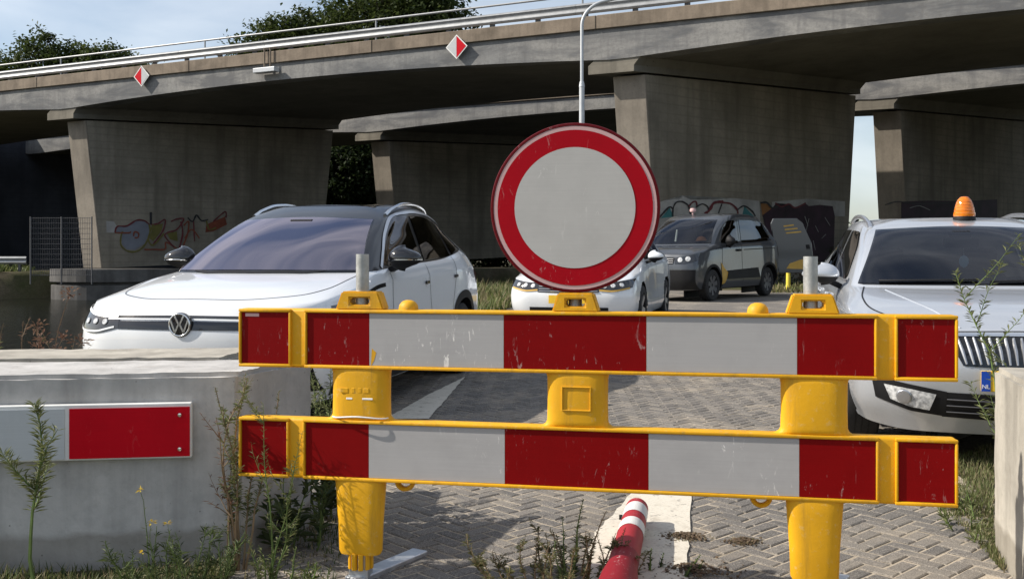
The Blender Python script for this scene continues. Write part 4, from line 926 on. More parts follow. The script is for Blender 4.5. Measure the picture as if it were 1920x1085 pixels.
# ---- grey delivery van with one rear door open
VAN = remap(ID4, [(0, 0), (.42, .30), (1.02, .85), (1.55, 1.25), (2.10, 1.72), (2.7, 2.2), (3.88, 4.15), (4.28, 4.33), (4.58, 4.40)], [(.2, .24), (.36, .38), (.58, .60), (.74, .78), (.855, .98), (.95, 1.09), (1.04, 1.17), (1.305, 1.50), (1.525, 1.77), (1.58, 1.83), (1.62, 1.87)])
VAN = [[(y*{7: 1.06, 8: 1.14, 9: 1.2}.get(i, 1.), x, z) for y, x, z in r] for i, r in enumerate(VAN)]
v4 = Car('delivery_van', 'dark grey van with orange markings and an open rear door before the graffiti', (2.93, 20.5), .66, gz(21.5)-.015, VAN, (4, 6), 6, 'paint_grey', 'paint_grey', [(.86, .33, .39), (3.62, .33, .39)], .05)
v4.window('windscreen', [(-.60, 1.70), (0, 1.72), (.60, 1.70)], [(-.755, 1.20), (0, 1.195), (.755, 1.20)], 'front', 'glass_windscreen', .05, True)
for ax in ('left', 'right'):
    sd = 1 if ax == 'left' else -1
    v4.window('front_side_window', [(1.42, 1.26), (1.62, 1.50), (1.85, 1.66), (2.15, 1.70)], [(1.42, 1.21), (1.7, 1.19), (1.95, 1.20), (2.2, 1.21)], ax, 'glass_tinted', .04, True)
    v4.window('rear_side_window', [(2.38, 1.70), (2.9, 1.70), (3.70, 1.66)], [(2.38, 1.22), (2.9, 1.23), (3.86, 1.27)], ax, 'glass_tinted', .04, True)
    v4.line('door_seam', [(1.36, 1.18), (1.30, .9), (1.32, .36)], ax, 'black_plastic', .012); v4.line('door_seam', [(2.28, 1.72), (2.29, 1.0), (2.26, .34)], ax, 'black_plastic', .012)
    v4.line('door_track', [(2.4, 1.06), (3.9, 1.09)], ax, 'black_plastic', .018)
    v4.patch('side_moulding', [(1.55, .62), (3.05, .66)], [(1.45, .44), (3.12, .44)], ax, 'black_plastic', .02)
    if sd > 0: v4.patch('orange_marking', [(1.22, .80), (1.36, .68), (1.54, .58)], [(1.24, .34), (1.36, .36), (1.45, .46)], ax, 'decal_yellow', .008)
    v4.patch('headlight', [(sd*.44, .90), (sd*.66, .93), (sd*.86, .99)], [(sd*.46, .78), (sd*.66, .78), (sd*.865, .84)], 'front', 'lamp_dark', .008, 14, 8)
    for k in range(2):
        h = v4.hit(sd*(.57+.15*k), .86+.02*k, 'front', .012); mb = MB(); mb.lathe([(.055, 0), (.05, .008), (.001, .012)], 16, Matrix.Translation(h[0]) @ h[1].to_track_quat('Z', 'Y').to_matrix().to_4x4()); mb.build('lamp_lens', 'lamp_lens', v4.root, smooth=True)
    v4.mirror(sd, 1.50, 1.24, 1.0, (.11, .09, .12), 'black_plastic', 'black_plastic')
    h = v4.hit(2.12, 1.05, ax, .02)[0]; mb = MB(); mb.box(h, (.04, .16, .05)); mb.build('door_handle', 'black_plastic', v4.root, bevel=.012)
v4.patch('grille', [(-.44, .91), (0, .92), (.44, .91)], [(-.42, .78), (0, .76), (.42, .78)], 'front', 'black_plastic', .008, 30, 6)
for z in (.80, .84, .88): v4.line('grille_slat', [(-.42, z), (0, z), (.42, z)], 'front', 'rim_alloy', .012, .014, 24, tube=True)
h = v4.hit(0, .84, 'front', .02)[0]; mb = MB(); mb.prism([(-.05, -.06), (.03, -.07), (.06, .0), (.03, .07), (-.03, .05)], 0, .015, lambda x, y, z: (x, h.y-z, .84+y)); mb.build('emblem', 'chrome', v4.root)
v4.patch('black_bumper', [(-.86, .66), (0, .66), (.86, .66)], [(-.84, .27), (0, .26), (.84, .27)], 'front', 'black_plastic', .02, 40, 8)
v4.wheels(.33, .21, .70, 'rim_steel', 7, .05); v4.interior(1.0, 3.4, .45, 1.16, 1.36); v4.finish()
mb = MB(); mb.lathe([(.001, 0), (.11, .02), (.12, .10), (.07, .17), (.001, .19)], 14, Matrix.Translation((.48, 1.17, 1.165))); mb.build('dash_bundle', 'orange_cloth', v4.root, smooth=True)
mb = MB(); mb.box((.1, 1.12, 1.185), (.34, .12, .03), Matrix.Rotation(.15, 3, 'Y')); mb.build('dash_paper', 'paper_white', v4.root)
mb = MB(); mb.tube([(-.18, 1.25, 1.2), (-.16, 1.3, 1.5)], .022, 6); mb.build('dash_holder', 'paper_white', v4.root)
h = v4.hit(-.12, 1.95, 'top')[0]; mb = MB(); mb.lathe([(.02, 0), (.02, .05), (.065, .06), (.07, .10), (.05, .135), (.001, .14)], 14, Matrix.Translation(h)); mb.build('roof_antenna', 'sheet_pink', v4.root, smooth=True)
# open rear door, hinged at the rear left corner
dv = Vector((.72, .69, 0)).normalized(); nv = Vector((-dv.y, dv.x, 0)); hp = Vector((.86, 4.36, 0))
def dpt(a, z, off=0): p = hp+dv*(a-.26*max(0, (z-1.1)/.7))+nv*off; return (p.x, p.y, z)
ol = [(0, .50), (.80, .50), (.84, .8), (.84, 1.2), (.80, 1.68), (.70, 1.78), (.12, 1.78), (.02, 1.66)]
mb = MB(); mb.rings([[dpt(a, z, o) for a, z in ol] for o in (0, .05)]); dr = mb.build('rear_door', 'paint_grey', v4.root, bevel=.008, seg=1)
for k in range(3):
    mb = MB(); mb.rings([[dpt(a, z, o) for a, z in ((.30, 1.42+.08*k), (.68-.06*k, 1.45+.08*k), (.68-.06*k, 1.48+.08*k), (.30, 1.45+.08*k))] for o in (-.006, 0)]); mb.build('door_lettering', 'decal_yellow', dr)
mb = MB(); mb.rings([[dpt(a, z, o) for a, z in ((.18, .60), (.72, .58), (.80, .86), (.50, .80), (.26, .72))] for o in (-.006, 0)]); mb.build('orange_marking', 'decal_yellow', dr)
mb = MB(); mb.rings([[dpt(a, z, o) for a, z in ((.68, 1.06), (.76, 1.06), (.76, 1.16), (.68, 1.16))] for o in (-.02, 0)]); mb.build('door_handle', 'black_plastic', dr)
v4.patch('tail_light', [(4.22, 1.25), (4.34, 1.25)], [(4.24, .9), (4.36, .9)], 'left', 'tail_red', .008, 6, 6)

# ------------------------------------------------------------------ the red, white and yellow barrier
BX0, BY0, BANG = -1.022, 3.78, math.atan2(-.1919, .9814)
bar = thing('road_barrier', 'yellow plastic barrier with two red and white striped planks across the road', 'barrier', (BX0, BY0, 0), (0, 0, BANG))
def al(px): k = (px-960)/F; return (3.78*k+1.022)/(.9814+.1919*k)
BL_ = 2.538
def plank(z0, z1, spans, gaps):
    zc = (z0+z1)/2; h = z1-z0
    mb = MB(); mb.box((BL_/2, 0, zc), (BL_, .062, h)); p = mb.build('plank', 'plastic_yellow', bar, bevel=.012, seg=3, smooth=True)
    def lip(nm, x0, x1, za, zb, y=.0105):
        mb = MB(); mb.box(((x0+x1)/2, -.031-y/2+.002, (za+zb)/2), (x1-x0, y+.004, zb-za)); mb.build(nm, 'plastic_yellow', p, bevel=.0035, seg=2, smooth=True)
    g = [al(q) for q in gaps]
    edges = [0.0]+g+[BL_]
    for i in range(0, 6, 2):
        x0, x1 = edges[i], edges[i+1]
        lip('lip', x0+.002, x1-.002, z1-.013, z1-.001); lip('lip', x0+.002, x1-.002, z0+.001, z0+.013); lip('rib', x0+.002, x0+.011, z0+.0135, z1-.0135); lip('rib', x1-.011, x1-.002, z0+.0135, z1-.0135)
    ins = lambda v: v
    for k, (m, a, b) in enumerate(spans):
        x0, x1 = al(a), al(b)
        for e in edges:
            if abs(x0-e) < .035: x0 = e+.0125
            if abs(x1-e) < .035: x1 = e-.0125
        mb = MB(); mb.box(((x0+x1)/2, -.0325, zc), (x1-x0-.0012, .003, h-.029)); mb.build('red_panel' if 'red' in m else 'white_panel', m, p)
    return p
pu = plank(.783, 1.002, [('sheet_red', 458, 552), ('sheet_red', 580, 698), ('sheet_white', 698, 948), ('sheet_red', 948, 1213), ('sheet_white', 1213, 1493), ('sheet_red', 1493, 1641), ('sheet_red', 1676, 1790)], [554, 577, 1643, 1673])
plo = plank(.372, .596, [('sheet_red', 460, 548), ('sheet_red', 577, 697), ('sheet_white', 697, 950), ('sheet_red', 950, 1217), ('sheet_white', 1217, 1497), ('sheet_red', 1497, 1643), ('sheet_red', 1677, 1795)], [550, 574, 1646, 1674])
mb = MB(); mb.box((.055, -.0345, .978), (.055, .001, .012)); mb.build('maker_sticker', 'sheet_pink', pu)
mb = MB(); mb.add([(al(701), -.0346, .795), (al(703), -.0346, .86), (al(711), -.0346, .845), (al(707), -.0346, .815)], [(0, 1, 2, 3)]); mb.build('torn_corner', 'plastic_yellow', pu)
def column(x0, x1, prof, dep=.052, n=28, name='post', yc=0.0):
    xc = (x0+x1)/2; hw = (x1-x0)/2; mb = MB(); rings = []
    for z, f, fd in prof:
        ring = []
        for k in range(n):
            a = 2*math.pi*k/n; ring.append((xc+hw*f*math.copysign(abs(math.cos(a))**.62, math.cos(a)), yc+dep*fd*math.copysign(abs(math.sin(a))**.85, math.sin(a)), z))
        rings.append(ring)
    mb.rings(rings); return mb.build(name, 'plastic_yellow', bar, smooth=True)
mids = [(625, 733), (1026, 1141), (1463, 1590)]
pf = [(.583, 1.26, .80), (.5955, 1.24, .82), (.598, 1.14, .9), (.604, 1.05, .98), (.615, 1.0, 1.0), (.68, .985, 1.02), (.765, .995, 1.0), (.778, 1.02, .97), (.784, 1.07, .93), (.80, 1.08, .7)]
posts = [column(al(a), al(b), pf, .039) for a, b in mids]
xm = (al(1026)+al(1141))/2
for z, dx, w, h in ((.655, 0, .10, .004), (.737, 0, .10, .004), (.696, -.05, .004, .086), (.696, .05, .004, .086)):
    mb = MB(); mb.box((xm+dx, -.0405, z), (w, .006, h)); mb.build('embossed_frame', 'plastic_yellow', posts[1], bevel=.001, seg=1)
xl_ = (al(625)+al(733))/2
for i, (dx, w) in enumerate(((-.055, .03), (-.02, .012), (.005, .012), (.03, .02))):
    mb = MB(); mb.box((xl_+dx, -.0388, .705), (w, .003, .018)); mb.build('embossed_mark', 'plastic_yellow', posts[0], bevel=.001, seg=1)
for dx, w in ((-.035, .03), (.035, .05)):
    mb = MB(); mb.box((xl_+dx, -.0392, .675), (w*.8, .002, .007)); mb.build('worn_mark', 'paper_white', posts[0], bevel=.001, seg=1)
mb = MB(); ring = []
mb.rings([[((xl_+.112*math.cos(a)+.003*math.cos(b)*math.cos(a)), (.060+.003*math.cos(b))*math.sin(a), .608+.003*math.sin(b)+.004*math.sin(3*a)) for b in np.linspace(0, 2*math.pi, 7)[:-1]] for a in np.linspace(0, 2*math.pi, 41)], cap=False); mb.build('tie_wire', 'paper_white', posts[0])
legs = [(630, 724, .085, .086), (1473, 1582, .02, .085)]
for a, b, zb, _ in legs:
    x0, x1 = al(a), al(b); xc = (x0+x1)/2
    lg = column(x0, x1, [(.10, .78, .90), (.112, .84, .96), (.20, .87, .98), (.33, .97, 1.0), (.365, 1.0, 1.0), (.385, 1.02, .9)], .040, name='leg')
    mb = MB()
    for k in range(10):
        t_ = 2*math.pi*k/10; mb.box((xc+.038*math.cos(t_), .038*math.sin(t_), .075), (.017, .017, .06), Matrix.Rotation(t_, 3, 'Z'))
    mb.build('leg_collar', 'plastic_yellow', lg, bevel=.002, seg=1)
    mb = MB(); mb.box((xc, 0, .05), (.075, .06, .14)); mb.build('steel_socket', 'galvanised', lg, bevel=.004)
    mb = MB(); mb.box((xc+.055, .15, -.0), (.42, .075, .045), Matrix.Rotation(R(70), 3, 'Z')); mb.build('steel_foot', 'galvanised', lg, bevel=.005)
for a, b, top in ((635, 725, 0), (1037, 1125, 0), (1473, 1573, 0)):
    x0, x1 = al(a), al(b); xc = (x0+x1)/2; hw = (x1-x0)/2; th = hw*.74; z0, z1 = 1.0, 1.068; sw, s0, s1 = hw*.40, 1.020, 1.045
    def hwz(z): return hw+(th-hw)*(z-z0)/(z1-z0)
    mb = MB(); y0, y1 = -.036, .036
    quads = [[(-hwz(z0), z0), (hwz(z0), z0), (hwz(s0), s0), (-hwz(s0), s0)], [(-hwz(s1), s1), (hwz(s1), s1), (hwz(z1), z1), (-hwz(z1), z1)], [(-hwz(s0), s0), (-sw, s0), (-sw, s1), (-hwz(s1), s1)], [(sw, s0), (hwz(s0), s0), (hwz(s1), s1), (sw, s1)]]
    bm = bmesh.new(); P = {}
    pts2 = [(-hwz(z0), z0), (hwz(z0), z0), (hwz(s0), s0), (hwz(s1), s1), (hwz(z1), z1), (-hwz(z1), z1), (-hwz(s1), s1), (-hwz(s0), s0), (-sw, s0), (sw, s0), (sw, s1), (-sw, s1)]
    F_ = [bm.verts.new((xc+x, y0, z)) for x, z in pts2]; K_ = [bm.verts.new((xc+x, y1, z)) for x, z in pts2]
    for q in ((0, 1, 2, 9, 8, 7), (8, 11, 6, 7), (9, 2, 3, 10), (6, 11, 10, 3, 4, 5)): bm.faces.new([F_[i] for i in q]); bm.faces.new([K_[i] for i in q][::-1])
    for i in range(8): bm.faces.new((F_[i], K_[i], K_[(i+1) % 8], F_[(i+1) % 8]))
    for i in range(4): bm.faces.new((F_[8+i], F_[8+(i+1) % 4], K_[8+(i+1) % 4], K_[8+i]))
    bmesh.ops.recalc_face_normals(bm, faces=bm.faces); bmesh.ops.bevel(bm, geom=[e for e in bm.edges if e.calc_face_angle(0) > .35], offset=.005, segments=2, affect='EDGES')
    me = bpy.data.meshes.new('pole_socket'); bm.to_mesh(me); bm.free(); link('pole_socket', me, 'plastic_yellow', bar, smooth=True)
for px, h in ((679, 1.205), (1520, 1.195)):
    x = al(px)
    mb = MB(); n = 20
    prof = [(.024, -.02), (.024, h), (.0205, h), (.0205, h-.06), (.001, h-.06)]
    mb.lathe(prof, n, Matrix.Translation((x, .004, 0)), cap=False); mb.build('steel_pole', 'tube_steel', bar, smooth=True)
for px in (766, 1421):
    mb = MB(); mb.lathe([(.036, 0), (.036, .008), (.033, .020), (.024, .031), (.012, .036), (.001, .037)], 24, Matrix.Translation((al(px), .0, 1.0)), cap=False); mb.build('stacking_knob', 'plastic_yellow', bar, smooth=True)
for px in (760, 1427):
    x = al(px); mb = MB(); mb.rings([[(x+(.030+.009*math.cos(b))*math.cos(a), .012*math.sin(b)*1.6, .374+(.030+.009*math.cos(b))*math.sin(a)) for b in np.linspace(0, 2*math.pi, 9)[:-1]] for a in np.linspace(math.pi, 2*math.pi, 15)]); mb.build('stacking_hook', 'plastic_yellow', bar, smooth=True)

# ------------------------------------------------------------------ round no-entry-for-vehicles sign
sc_ = at_depth(1077.5, 389.5, 3.515)
sg = thing('round_sign', 'round white traffic sign with broad red rim standing above the barrier', 'sign', (sc_.x, sc_.y, 0), (0, 0, R(-7.5)))
MS = Matrix.Translation((0, 0, sc_.z)) @ Matrix.Rotation(R(90), 4, 'X')
mb = MB(); mb.lathe([(.001, -.012), (.29, -.012), (.2985, -.010), (.2995, .002), (.297, .006), (.2895, .0065), (.289, .004), (.001, .004)], 96, MS); mb.build('sign_disc', 'sheet_red_dark', sg, smooth=True)
def annulus(name, r0, r1, z, mat):
    mb = MB(); mb.rings([[MS @ Vector((r*math.cos(a), r*math.sin(a), z)) for r in (r0, r1)] for a in np.linspace(0, 2*math.pi, 97)], cap=False, closed=False); return mb.build(name, mat, sg)
annulus('outer_band', .2735, .2880, .0055, 'sheet_pink'); annulus('red_ring', .2125, .2740, .0068, 'sign_red'); annulus('white_field', .0, .213, .0080, 'sign_white')
mb = MB(); mb.tube([(0, .038, .80), (0, .038, sc_.z+.2)], .024, 16); mb.build('sign_pole', 'tube_steel', sg, smooth=True)
for dz in (-.12, .12):
    mb = MB(); mb.box((0, .018, sc_.z+dz), (.16, .02, .035)); mb.build('clamp', 'galvanised', sg, bevel=.003)

# ------------------------------------------------------------------ knocked-over flexible bollard
b0, b1 = Vector((.325, 3.2, .078)), Vector((.556, 4.42, .085)); dB = (b1-b0); LB = dB.length
bo = thing('flexible_bollard', 'knocked-over red bollard with white bands lying on the white marking', 'bollard', (b0.x, b0.y, 0))
MBo = Matrix.Translation(Vector((0, 0, b0.z))) @ dB.to_track_quat('Z', 'Y').to_matrix().to_4x4()
def rad(s): return float(np.interp(s, [0, .06, .30, .36, LB-.02, LB], [.078, .072, .064, .056, .050, .046]))
cuts = [(0.0, .48, 'bollard_dark'), (.48, LB-.46, 'bollard_red'), (LB-.46, LB-.345, 'bollard_white'), (LB-.345, LB-.235, 'bollard_red'), (LB-.235, LB-.085, 'bollard_white'), (LB-.085, LB-.02, 'bollard_red')]
for a, b, m in cuts:
    mb = MB(); mb.lathe([(rad(s_)+(.0012 if 'white' in m else 0), s_) for s_ in np.linspace(a, b, 5)], 26, MBo, cap=False); mb.build('white_band' if 'white' in m else 'red_section', m, bo, smooth=True)
mb = MB(); mb.lathe([(rad(LB-.02), LB-.02), (.046, LB-.008), (.038, LB+.006), (.02, LB+.012), (.001, LB+.013)], 26, MBo, cap=False); mb.build('top_cap', 'bollard_red', bo, smooth=True)
mb = MB(); mb.tube([MBo @ Vector((.045, 0, LB-.17)), MBo @ Vector((.066, .0, LB-.17))], .011, 10); mb.build('strap_pin', 'black_plastic', bo)
mb = MB(); mb.lathe([(.079, -.05), (.082, .0), (.074, .02)], 26, MBo); mb.build('hinge_base', 'rubber', bo, smooth=True)

# ------------------------------------------------------------------ vegetation
def leaf(mb, p, d, up, ln, w, fold=.2):
    sd = d.cross(up)
    if sd.length < 1e-5: sd = Vector((1, 0, 0))
    sd.normalize(); n = sd.cross(d).normalized()
    m = p+d*ln*.5; tip = p+d*ln+Vector((0, 0, -.12*ln))
    mb.add([p, m+sd*w/2+n*w*fold, tip, m-sd*w/2+n*w*fold], [(0, 1, 2), (0, 2, 3)])
def weed(label, base, H, stems, spread, ln, lw, dens, lm, sm, name='weed', group=None, lean=(0, 0), seed=1, branch=0, leaf_from=.15, taper=True, tuft=None, sr=.004, droop=.0):
    r = random.Random(seed); root = thing(name, label, 'weed', base, group=group); lv = MB(); tf = MB(); ST_ = [MB()]
    def grow(p0, d0, L_, rad_, lf, n=9):
        pts = [p0]; d = d0.normalized(); p = p0.copy()
        for i in range(n):
            d = (d+Vector((r.gauss(0, .10), r.gauss(0, .10), .06-droop))).normalized(); p = p+d*L_/n; pts.append(p.copy())
        ST_[-1].tube(pts, [rad_*(1-.75*i/n) for i in range(n+1)], 5)
        k = int(dens*L_)
        for i in range(k):
            u = lf+(1-lf)*r.random(); q = u*n; i0 = min(int(q), n-1); pp = pts[i0].lerp(pts[i0+1], q-i0); ax = (pts[i0+1]-pts[i0]).normalized()
            a = r.uniform(0, 6.283); o = Vector((math.cos(a), math.sin(a), 0)); dd = (o*r.uniform(.6, 1.1)+ax*r.uniform(.2, 1.)).normalized(); s_ = (1.15-.75*u if taper else 1.)*r.uniform(.6, 1.2)
            leaf(lv, pp, dd, Vector((0, 0, 1)), ln*s_, lw*s_)
        if tuft:
            for _ in range(tuft[1]):
                a = Vector((r.gauss(0, 1), r.gauss(0, 1), r.gauss(.4, .8))).normalized(); leaf(tf, pts[-1]+a*r.uniform(0, tuft[2]), a, Vector((0, .3, 1)), tuft[3]*r.uniform(.6, 1.3), tuft[3]*.6)
        return pts
    for s_ in range(stems):
        a = r.uniform(0, 6.283); q = r.random()**.6*spread
        d = Vector((math.cos(a)*q*1.2+lean[0], math.sin(a)*q*1.2+lean[1], 1)); Ls = H*r.uniform(.55, 1.0) if s_ else H
        pts = grow(Vector((math.cos(a)*q*.35, math.sin(a)*q*.35, 0)), d, Ls, sr*(1 if s_ else 1.3), leaf_from)
        for b in range(branch):
            i = r.randrange(3, 9); a = r.uniform(0, 6.283); grow(pts[i], Vector((math.cos(a), math.sin(a), .9)), Ls*r.uniform(.15, .35), sr*.5, 0., 5)
        ST_[-1].build('stem', sm, root); ST_.append(MB())
    lv.build('leaves', lm, root)
    if tf.v: tf.build('flower_heads', tuft[0], root, kind='stuff')
    return root
def P(px, Y, z=None): return Vector(((px-960)/F*Y, Y, gz(Y) if z is None else z))
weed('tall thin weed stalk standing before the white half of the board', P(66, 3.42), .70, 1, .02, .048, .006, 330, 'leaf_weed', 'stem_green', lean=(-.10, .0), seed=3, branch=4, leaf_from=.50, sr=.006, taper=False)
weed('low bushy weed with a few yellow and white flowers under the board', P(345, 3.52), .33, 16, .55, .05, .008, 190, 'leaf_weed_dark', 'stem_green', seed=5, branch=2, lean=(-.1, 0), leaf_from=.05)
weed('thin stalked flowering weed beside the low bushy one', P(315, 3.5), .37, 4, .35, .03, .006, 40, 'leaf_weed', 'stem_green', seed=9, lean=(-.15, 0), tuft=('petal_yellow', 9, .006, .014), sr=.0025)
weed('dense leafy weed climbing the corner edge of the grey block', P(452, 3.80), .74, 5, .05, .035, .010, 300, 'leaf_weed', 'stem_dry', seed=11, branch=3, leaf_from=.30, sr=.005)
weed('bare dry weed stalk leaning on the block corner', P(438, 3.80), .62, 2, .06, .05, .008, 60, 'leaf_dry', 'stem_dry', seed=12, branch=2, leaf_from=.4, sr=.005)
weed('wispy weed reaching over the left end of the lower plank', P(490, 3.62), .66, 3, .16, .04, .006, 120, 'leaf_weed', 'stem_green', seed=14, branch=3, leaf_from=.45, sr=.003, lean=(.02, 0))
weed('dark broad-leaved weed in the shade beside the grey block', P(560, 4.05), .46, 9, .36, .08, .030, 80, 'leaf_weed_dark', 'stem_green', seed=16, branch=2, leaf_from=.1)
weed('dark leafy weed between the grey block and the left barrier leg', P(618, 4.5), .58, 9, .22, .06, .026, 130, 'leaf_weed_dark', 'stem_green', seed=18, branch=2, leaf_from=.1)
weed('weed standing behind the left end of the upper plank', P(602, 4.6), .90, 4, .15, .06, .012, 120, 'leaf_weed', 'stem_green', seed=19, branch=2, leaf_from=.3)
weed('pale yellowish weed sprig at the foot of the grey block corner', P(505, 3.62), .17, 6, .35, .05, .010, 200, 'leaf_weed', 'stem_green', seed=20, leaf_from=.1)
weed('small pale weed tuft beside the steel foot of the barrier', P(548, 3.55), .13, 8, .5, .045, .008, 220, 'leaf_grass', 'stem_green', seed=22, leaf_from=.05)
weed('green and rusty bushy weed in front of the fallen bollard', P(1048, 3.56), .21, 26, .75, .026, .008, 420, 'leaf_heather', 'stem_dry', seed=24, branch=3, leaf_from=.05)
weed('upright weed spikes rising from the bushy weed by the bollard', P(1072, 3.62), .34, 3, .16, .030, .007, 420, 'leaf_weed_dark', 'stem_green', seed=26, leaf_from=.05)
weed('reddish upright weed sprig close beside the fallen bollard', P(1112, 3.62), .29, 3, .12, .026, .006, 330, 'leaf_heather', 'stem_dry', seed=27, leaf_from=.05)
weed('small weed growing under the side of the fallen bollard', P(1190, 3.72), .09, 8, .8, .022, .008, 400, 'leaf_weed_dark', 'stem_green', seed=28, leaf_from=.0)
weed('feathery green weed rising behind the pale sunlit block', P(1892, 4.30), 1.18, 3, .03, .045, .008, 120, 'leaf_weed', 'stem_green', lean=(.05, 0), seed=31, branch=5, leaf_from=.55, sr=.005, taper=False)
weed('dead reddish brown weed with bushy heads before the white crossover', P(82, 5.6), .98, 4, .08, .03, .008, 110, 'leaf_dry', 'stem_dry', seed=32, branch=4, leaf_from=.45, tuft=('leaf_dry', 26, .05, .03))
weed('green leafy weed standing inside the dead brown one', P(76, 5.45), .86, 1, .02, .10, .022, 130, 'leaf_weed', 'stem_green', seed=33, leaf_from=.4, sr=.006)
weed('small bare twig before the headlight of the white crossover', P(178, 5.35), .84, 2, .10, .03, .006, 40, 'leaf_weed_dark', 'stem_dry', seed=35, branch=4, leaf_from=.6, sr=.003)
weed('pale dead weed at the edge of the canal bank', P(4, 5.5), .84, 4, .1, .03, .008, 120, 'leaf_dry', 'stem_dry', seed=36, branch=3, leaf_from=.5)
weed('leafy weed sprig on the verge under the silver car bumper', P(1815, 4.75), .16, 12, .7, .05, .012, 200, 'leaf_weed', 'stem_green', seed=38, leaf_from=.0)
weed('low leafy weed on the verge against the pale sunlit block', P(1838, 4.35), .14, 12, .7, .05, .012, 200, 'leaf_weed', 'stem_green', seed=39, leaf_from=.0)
def grass(name, label, region, n, h, mats, seed, w=.006):
    r = random.Random(seed); mbs = [MB() for _ in mats]
    for _ in range(n):
        x, y = region(r); z = height(x, y)-.01 if abs(x) > 3 or y > 9 else gz(y)-.01
        clump = .5+.8*max(0, noise.noise(Vector((x*2.2, y*2.2, seed)))+.3); hh = h*r.uniform(.4, 1.1)*clump
        a = r.uniform(0, 6.283); d = Vector((math.cos(a), math.sin(a), 0)); s_ = Vector((-d.y, d.x, 0))*w*r.uniform(.6, 1.3); k = r.uniform(.15, .9)*hh
        p = Vector((x, y, z)); mbs[r.randrange(len(mats))].add([p-s_, p+s_, p+s_*.7+d*k*.35+Vector((0, 0, hh*.6)), p-s_*.7+d*k*.35+Vector((0, 0, hh*.6)), p+d*k+Vector((0, 0, hh))], [(0, 1, 2, 3), (3, 2, 4)])
    v, f, mi = [], [], []
    for i, m in enumerate(mbs):
        b = len(v); v += m.v; f += [tuple(j+b for j in q) for q in m.f]; mi += [i]*len(m.f)
    me = bpy.data.meshes.new(name); me.from_pydata(v, [], f)
    for m in mats: me.materials.append(MATS[m])
    me.polygons.foreach_set('material_index', mi); o = bpy.data.objects.new(name, me); COL.objects.link(o); o['kind'] = 'stuff'; tag(o, label, 'grass')
def quadreg(a, b, c, d):
    def f(r):
        u, v = r.random(), r.random(); p = (Vector(a)*(1-u)+Vector(b)*u)*(1-v)+(Vector(d)*(1-u)+Vector(c)*u)*v; return p.x, p.y
    return f
grass('grass', 'green grass along the foot of the grey block', quadreg((-1.9, 3.2), (-1.05, 3.35), (-1.05, 3.86), (-2.1, 3.68)), 5200, .085, ['leaf_grass', 'leaf_weed_dark', 'leaf_grass_dry'], 1, .003)
grass('grass', 'patchy grass on the verge between the paving and the pale block', quadreg((1.86, 3.75), (1.98, 4.1), (3.0, 6.2), (2.15, 5.4)), 4200, .06, ['leaf_grass', 'leaf_grass_dry', 'leaf_weed'], 2, .003)
grass('grass', 'rough grass on the canal bank beyond the white crossover', quadreg((-2.6, 13.5), (-.9, 13), (.9, 24), (-1.2, 24)), 9000, .42, ['leaf_grass', 'leaf_grass_dry', 'leaf_grass'], 3, .018)
grass('grass', 'grass verge behind the van below the bridge pier', quadreg((6.2, 25.0), (13.0, 24.5), (15.0, 31), (7.6, 29.0)), 5000, .22, ['leaf_grass', 'leaf_grass_dry'], 4, .018)
grass('grass', 'sparse grass and litter in the shade beside the left barrier leg', quadreg((-1.02, 3.4), (-.62, 3.4), (-.75, 4.6), (-.95, 4.5)), 900, .06, ['leaf_weed_dark', 'leaf_grass_dry'], 5, .003)
grass('grass', 'grass on the far canal bank beside the abutment', quadreg((-34, 39), (-20.5, 39.5), (-21, 44), (-36, 46)), 5000, .4, ['leaf_weed_dark', 'leaf_grass'], 6, .03)
# dry clumps of soil and moss on the paving
for (px, py, rr, lab) in ((1283, 1012, .085, 'dry clump of soil and moss on the sand beside the marking'), (1300, 1072, .12, 'pinkish dried weed heap at the edge of the marking'), (1395, 1020, .05, 'small scatter of dry sand and moss on the paving')):
    r_ = ray(px, py); Y = CAMZ/(-r_.z); c0 = Vector((r_.x*Y, Y, gz(Y)+.004)); r2 = random.Random(px); root = thing('soil_clump', lab, 'soil', c0); mb = MB()
    for _ in range(260):
        a = r2.uniform(0, 6.283); q = abs(r2.gauss(0, .5))*rr; p = Vector((math.cos(a)*q*1.4, math.sin(a)*q, max(0, .018*(1-q/rr))*r2.random())); e = r2.uniform(.003, .008); mb.box(p, (e, e*1.4, e*.8), Matrix.Rotation(a, 3, 'Z'))
    mb.build('crumbs', 'soil_clump', root, kind='stuff'); lv = MB()
    for _ in range(220):
        a = r2.uniform(0, 6.283); q = abs(r2.gauss(0, .5))*rr; p = Vector((math.cos(a)*q*1.4, math.sin(a)*q, 0)); d = Vector((r2.gauss(0, 1), r2.gauss(0, 1), r2.uniform(.1, .9))).normalized(); leaf(lv, p, d, Vector((0, 0, 1)), r2.uniform(.012, .03), .003)
    lv.build('dry_stalks', 'leaf_dry' if px == 1300 else 'leaf_grass_dry', root, kind='stuff')

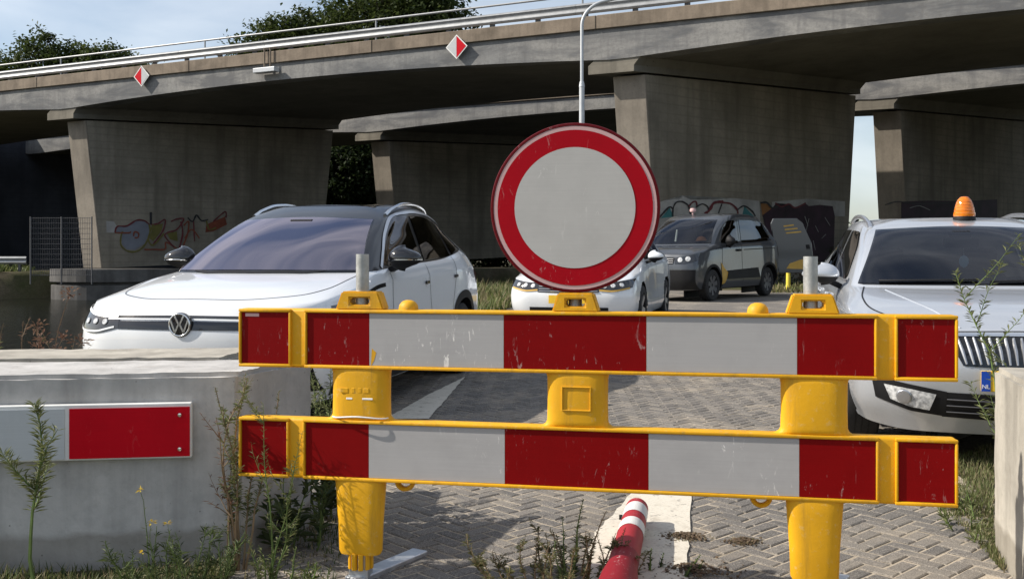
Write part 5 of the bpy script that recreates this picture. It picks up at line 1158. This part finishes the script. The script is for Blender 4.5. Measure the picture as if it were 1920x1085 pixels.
def tree(label, base, H, crown, lm, seed, n=9000, ls=.34, name='broadleaf_tree', group='trees beyond the bridges', tr=.28):
    """crown: list of (dx, dy, z, rx, rz) lobes"""
    r = random.Random(seed); root = thing(name, label, 'tree', base, group=group); st = MB(); lv = MB()
    z1 = min(c[2] for c in crown); top = max(c[2] for c in crown)
    st.tube([(0, 0, -.3), (r.gauss(0, .1), 0, z1*.5), (r.gauss(0, .2), r.gauss(0, .2), z1), (r.gauss(0, .3), r.gauss(0, .3), (z1+top)/2)], [tr*1.25, tr, tr*.8, tr*.3], 9)
    tot = sum(c[3]**2*c[4] for c in crown)
    for (dx, dy, z, rx, rz) in crown:
        c = Vector((dx, dy, z)); s0 = Vector((0, 0, max(z1*.6, z-rz*1.2))); st.tube([s0, s0.lerp(c, .5)+Vector((0, 0, .4)), c], [tr*.5, tr*.3, .04], 6)
        m = max(10, int(n*(rx**2*rz)/tot/34))
        for _ in range(m):
            while True:
                q = Vector((r.uniform(-1, 1), r.uniform(-1, 1), r.uniform(-1, 1)))
                if .25 < q.length < 1: break
            q = q.normalized()*q.length**.5*r.uniform(.82, 1.12); cc = c+Vector((q.x*rx, q.y*rx, q.z*rz)); cs = r.uniform(.45, 1.0)*ls*2.6
            if r.random() < .25: st.tube([c.lerp(cc, .3), cc], [.05, .015], 4)
            for _ in range(34):
                o = Vector((r.gauss(0, .5), r.gauss(0, .5), r.gauss(0, .36)))*cs; d = Vector((r.gauss(0, 1), r.gauss(0, 1), r.gauss(-.1, .7))).normalized(); k = ls*r.uniform(.5, 1.1); leaf(lv, cc+o, d, Vector((r.gauss(0, .4), r.gauss(0, .4), 1)), k, k*.62, .1)
    st.build('trunk', 'bark', root, smooth=True); lv.build('crown', lm, root); return root
def TB(px, Y): return Vector(((px-960)/F*Y, Y, .4))
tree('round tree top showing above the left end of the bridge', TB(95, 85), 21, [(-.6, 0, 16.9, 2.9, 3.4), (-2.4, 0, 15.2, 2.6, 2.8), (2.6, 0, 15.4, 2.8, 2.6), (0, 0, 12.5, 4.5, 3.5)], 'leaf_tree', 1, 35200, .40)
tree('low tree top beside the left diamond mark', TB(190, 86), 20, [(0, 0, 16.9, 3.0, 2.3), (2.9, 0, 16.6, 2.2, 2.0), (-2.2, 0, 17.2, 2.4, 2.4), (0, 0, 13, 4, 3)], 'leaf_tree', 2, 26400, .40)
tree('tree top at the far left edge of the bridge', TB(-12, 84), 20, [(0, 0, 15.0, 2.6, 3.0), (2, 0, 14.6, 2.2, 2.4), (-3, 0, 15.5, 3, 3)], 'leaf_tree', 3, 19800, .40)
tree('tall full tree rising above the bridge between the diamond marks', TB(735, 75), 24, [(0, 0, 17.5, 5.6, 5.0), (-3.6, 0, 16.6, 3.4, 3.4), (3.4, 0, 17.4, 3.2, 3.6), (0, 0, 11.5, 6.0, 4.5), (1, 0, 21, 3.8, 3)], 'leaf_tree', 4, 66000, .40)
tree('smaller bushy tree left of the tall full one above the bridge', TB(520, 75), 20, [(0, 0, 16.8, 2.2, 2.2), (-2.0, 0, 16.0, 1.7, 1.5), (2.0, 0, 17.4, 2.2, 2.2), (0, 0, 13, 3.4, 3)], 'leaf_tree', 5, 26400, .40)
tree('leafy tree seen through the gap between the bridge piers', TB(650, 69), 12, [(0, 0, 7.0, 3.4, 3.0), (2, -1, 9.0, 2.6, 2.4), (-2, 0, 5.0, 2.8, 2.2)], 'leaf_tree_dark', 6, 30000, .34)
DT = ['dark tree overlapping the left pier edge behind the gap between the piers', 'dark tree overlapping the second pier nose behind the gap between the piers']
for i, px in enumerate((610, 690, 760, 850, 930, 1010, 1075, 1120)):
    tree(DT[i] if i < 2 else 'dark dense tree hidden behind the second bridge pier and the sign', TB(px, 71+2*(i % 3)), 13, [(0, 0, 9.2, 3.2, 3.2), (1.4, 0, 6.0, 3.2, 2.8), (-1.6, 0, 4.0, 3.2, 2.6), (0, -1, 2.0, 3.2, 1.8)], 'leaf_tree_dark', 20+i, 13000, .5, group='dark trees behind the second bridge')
tree('dense green shrub beside the right pier behind the silver car', Vector((11.9, 34.2, gz(30))), 2, [(0, 0, .9, .75, .8), (.5, .3, 1.5, .5, .6), (-.6, -.2, .7, .6, .6)], 'leaf_tree_dark', 41, 5000, .09, 'shrub', None, .04)
tree('low shrub on the verge behind the open van door', Vector((9.6, 31.2, gz(30))), 2, [(0, 0, .45, .7, .4), (.9, .3, .5, .6, .45), (-.8, -.3, .4, .6, .35)], 'leaf_tree_dark', 42, 4000, .08, 'shrub', None, .03)
mb = MB(); mb.box((0, 0, 1.0), (.16, .16, 2.3)); mb.box((0, 0, 2.17), (.20, .20, .05)); o = mb.build('wooden_post', 'post_wood', bevel=.015); o.location = Vector(((1604-960)/F*33.5, 33.5, gz(30))); tag(o, 'dark square post standing by the right bridge pier', 'post')
yp_ = thing('marker_post', 'small yellow marker post on the verge behind the van', 'post', Vector(((1478-960)/F*26.0, 26.0, gz(26))))
mb = MB(); mb.tube([(0, 0, -.05), (0, 0, .72)], [.06, .05], 10); mb.build('shaft', 'yellow_post', yp_, smooth=True)
mb = MB(); mb.lathe([(.054, .70), (.05, .75), (.02, .78), (.001, .78)], 10); mb.build('cap', 'yellow_post', yp_, smooth=True)
# far-off wood along the horizon
r = random.Random(99); mb = MB()
for _ in range(2600):
    a = r.uniform(R(12), R(44)); D = r.uniform(150, 190); x, y = D*math.sin(a), D*math.cos(a); top = 5.5+2.5*noise.noise(Vector((a*22, 0, 3)))+1.2*noise.noise(Vector((a*90, 5, 3)))
    z = r.random()**.7*top; c = Vector((x, y, z+.3))
    for _ in range(7):
        d = Vector((r.gauss(0, 1), r.gauss(0, 1), r.gauss(0, .7))).normalized(); leaf(mb, c+Vector((r.gauss(0, .8), r.gauss(0, .8), r.gauss(0, .5))), d, Vector((0, 0, 1)), r.uniform(.5, 1.1), .7, .1)
o = mb.build('distant_wood', 'leaf_far', kind='stuff'); tag(o, 'distant pale green wood on the horizon beyond the right pier', 'wood')
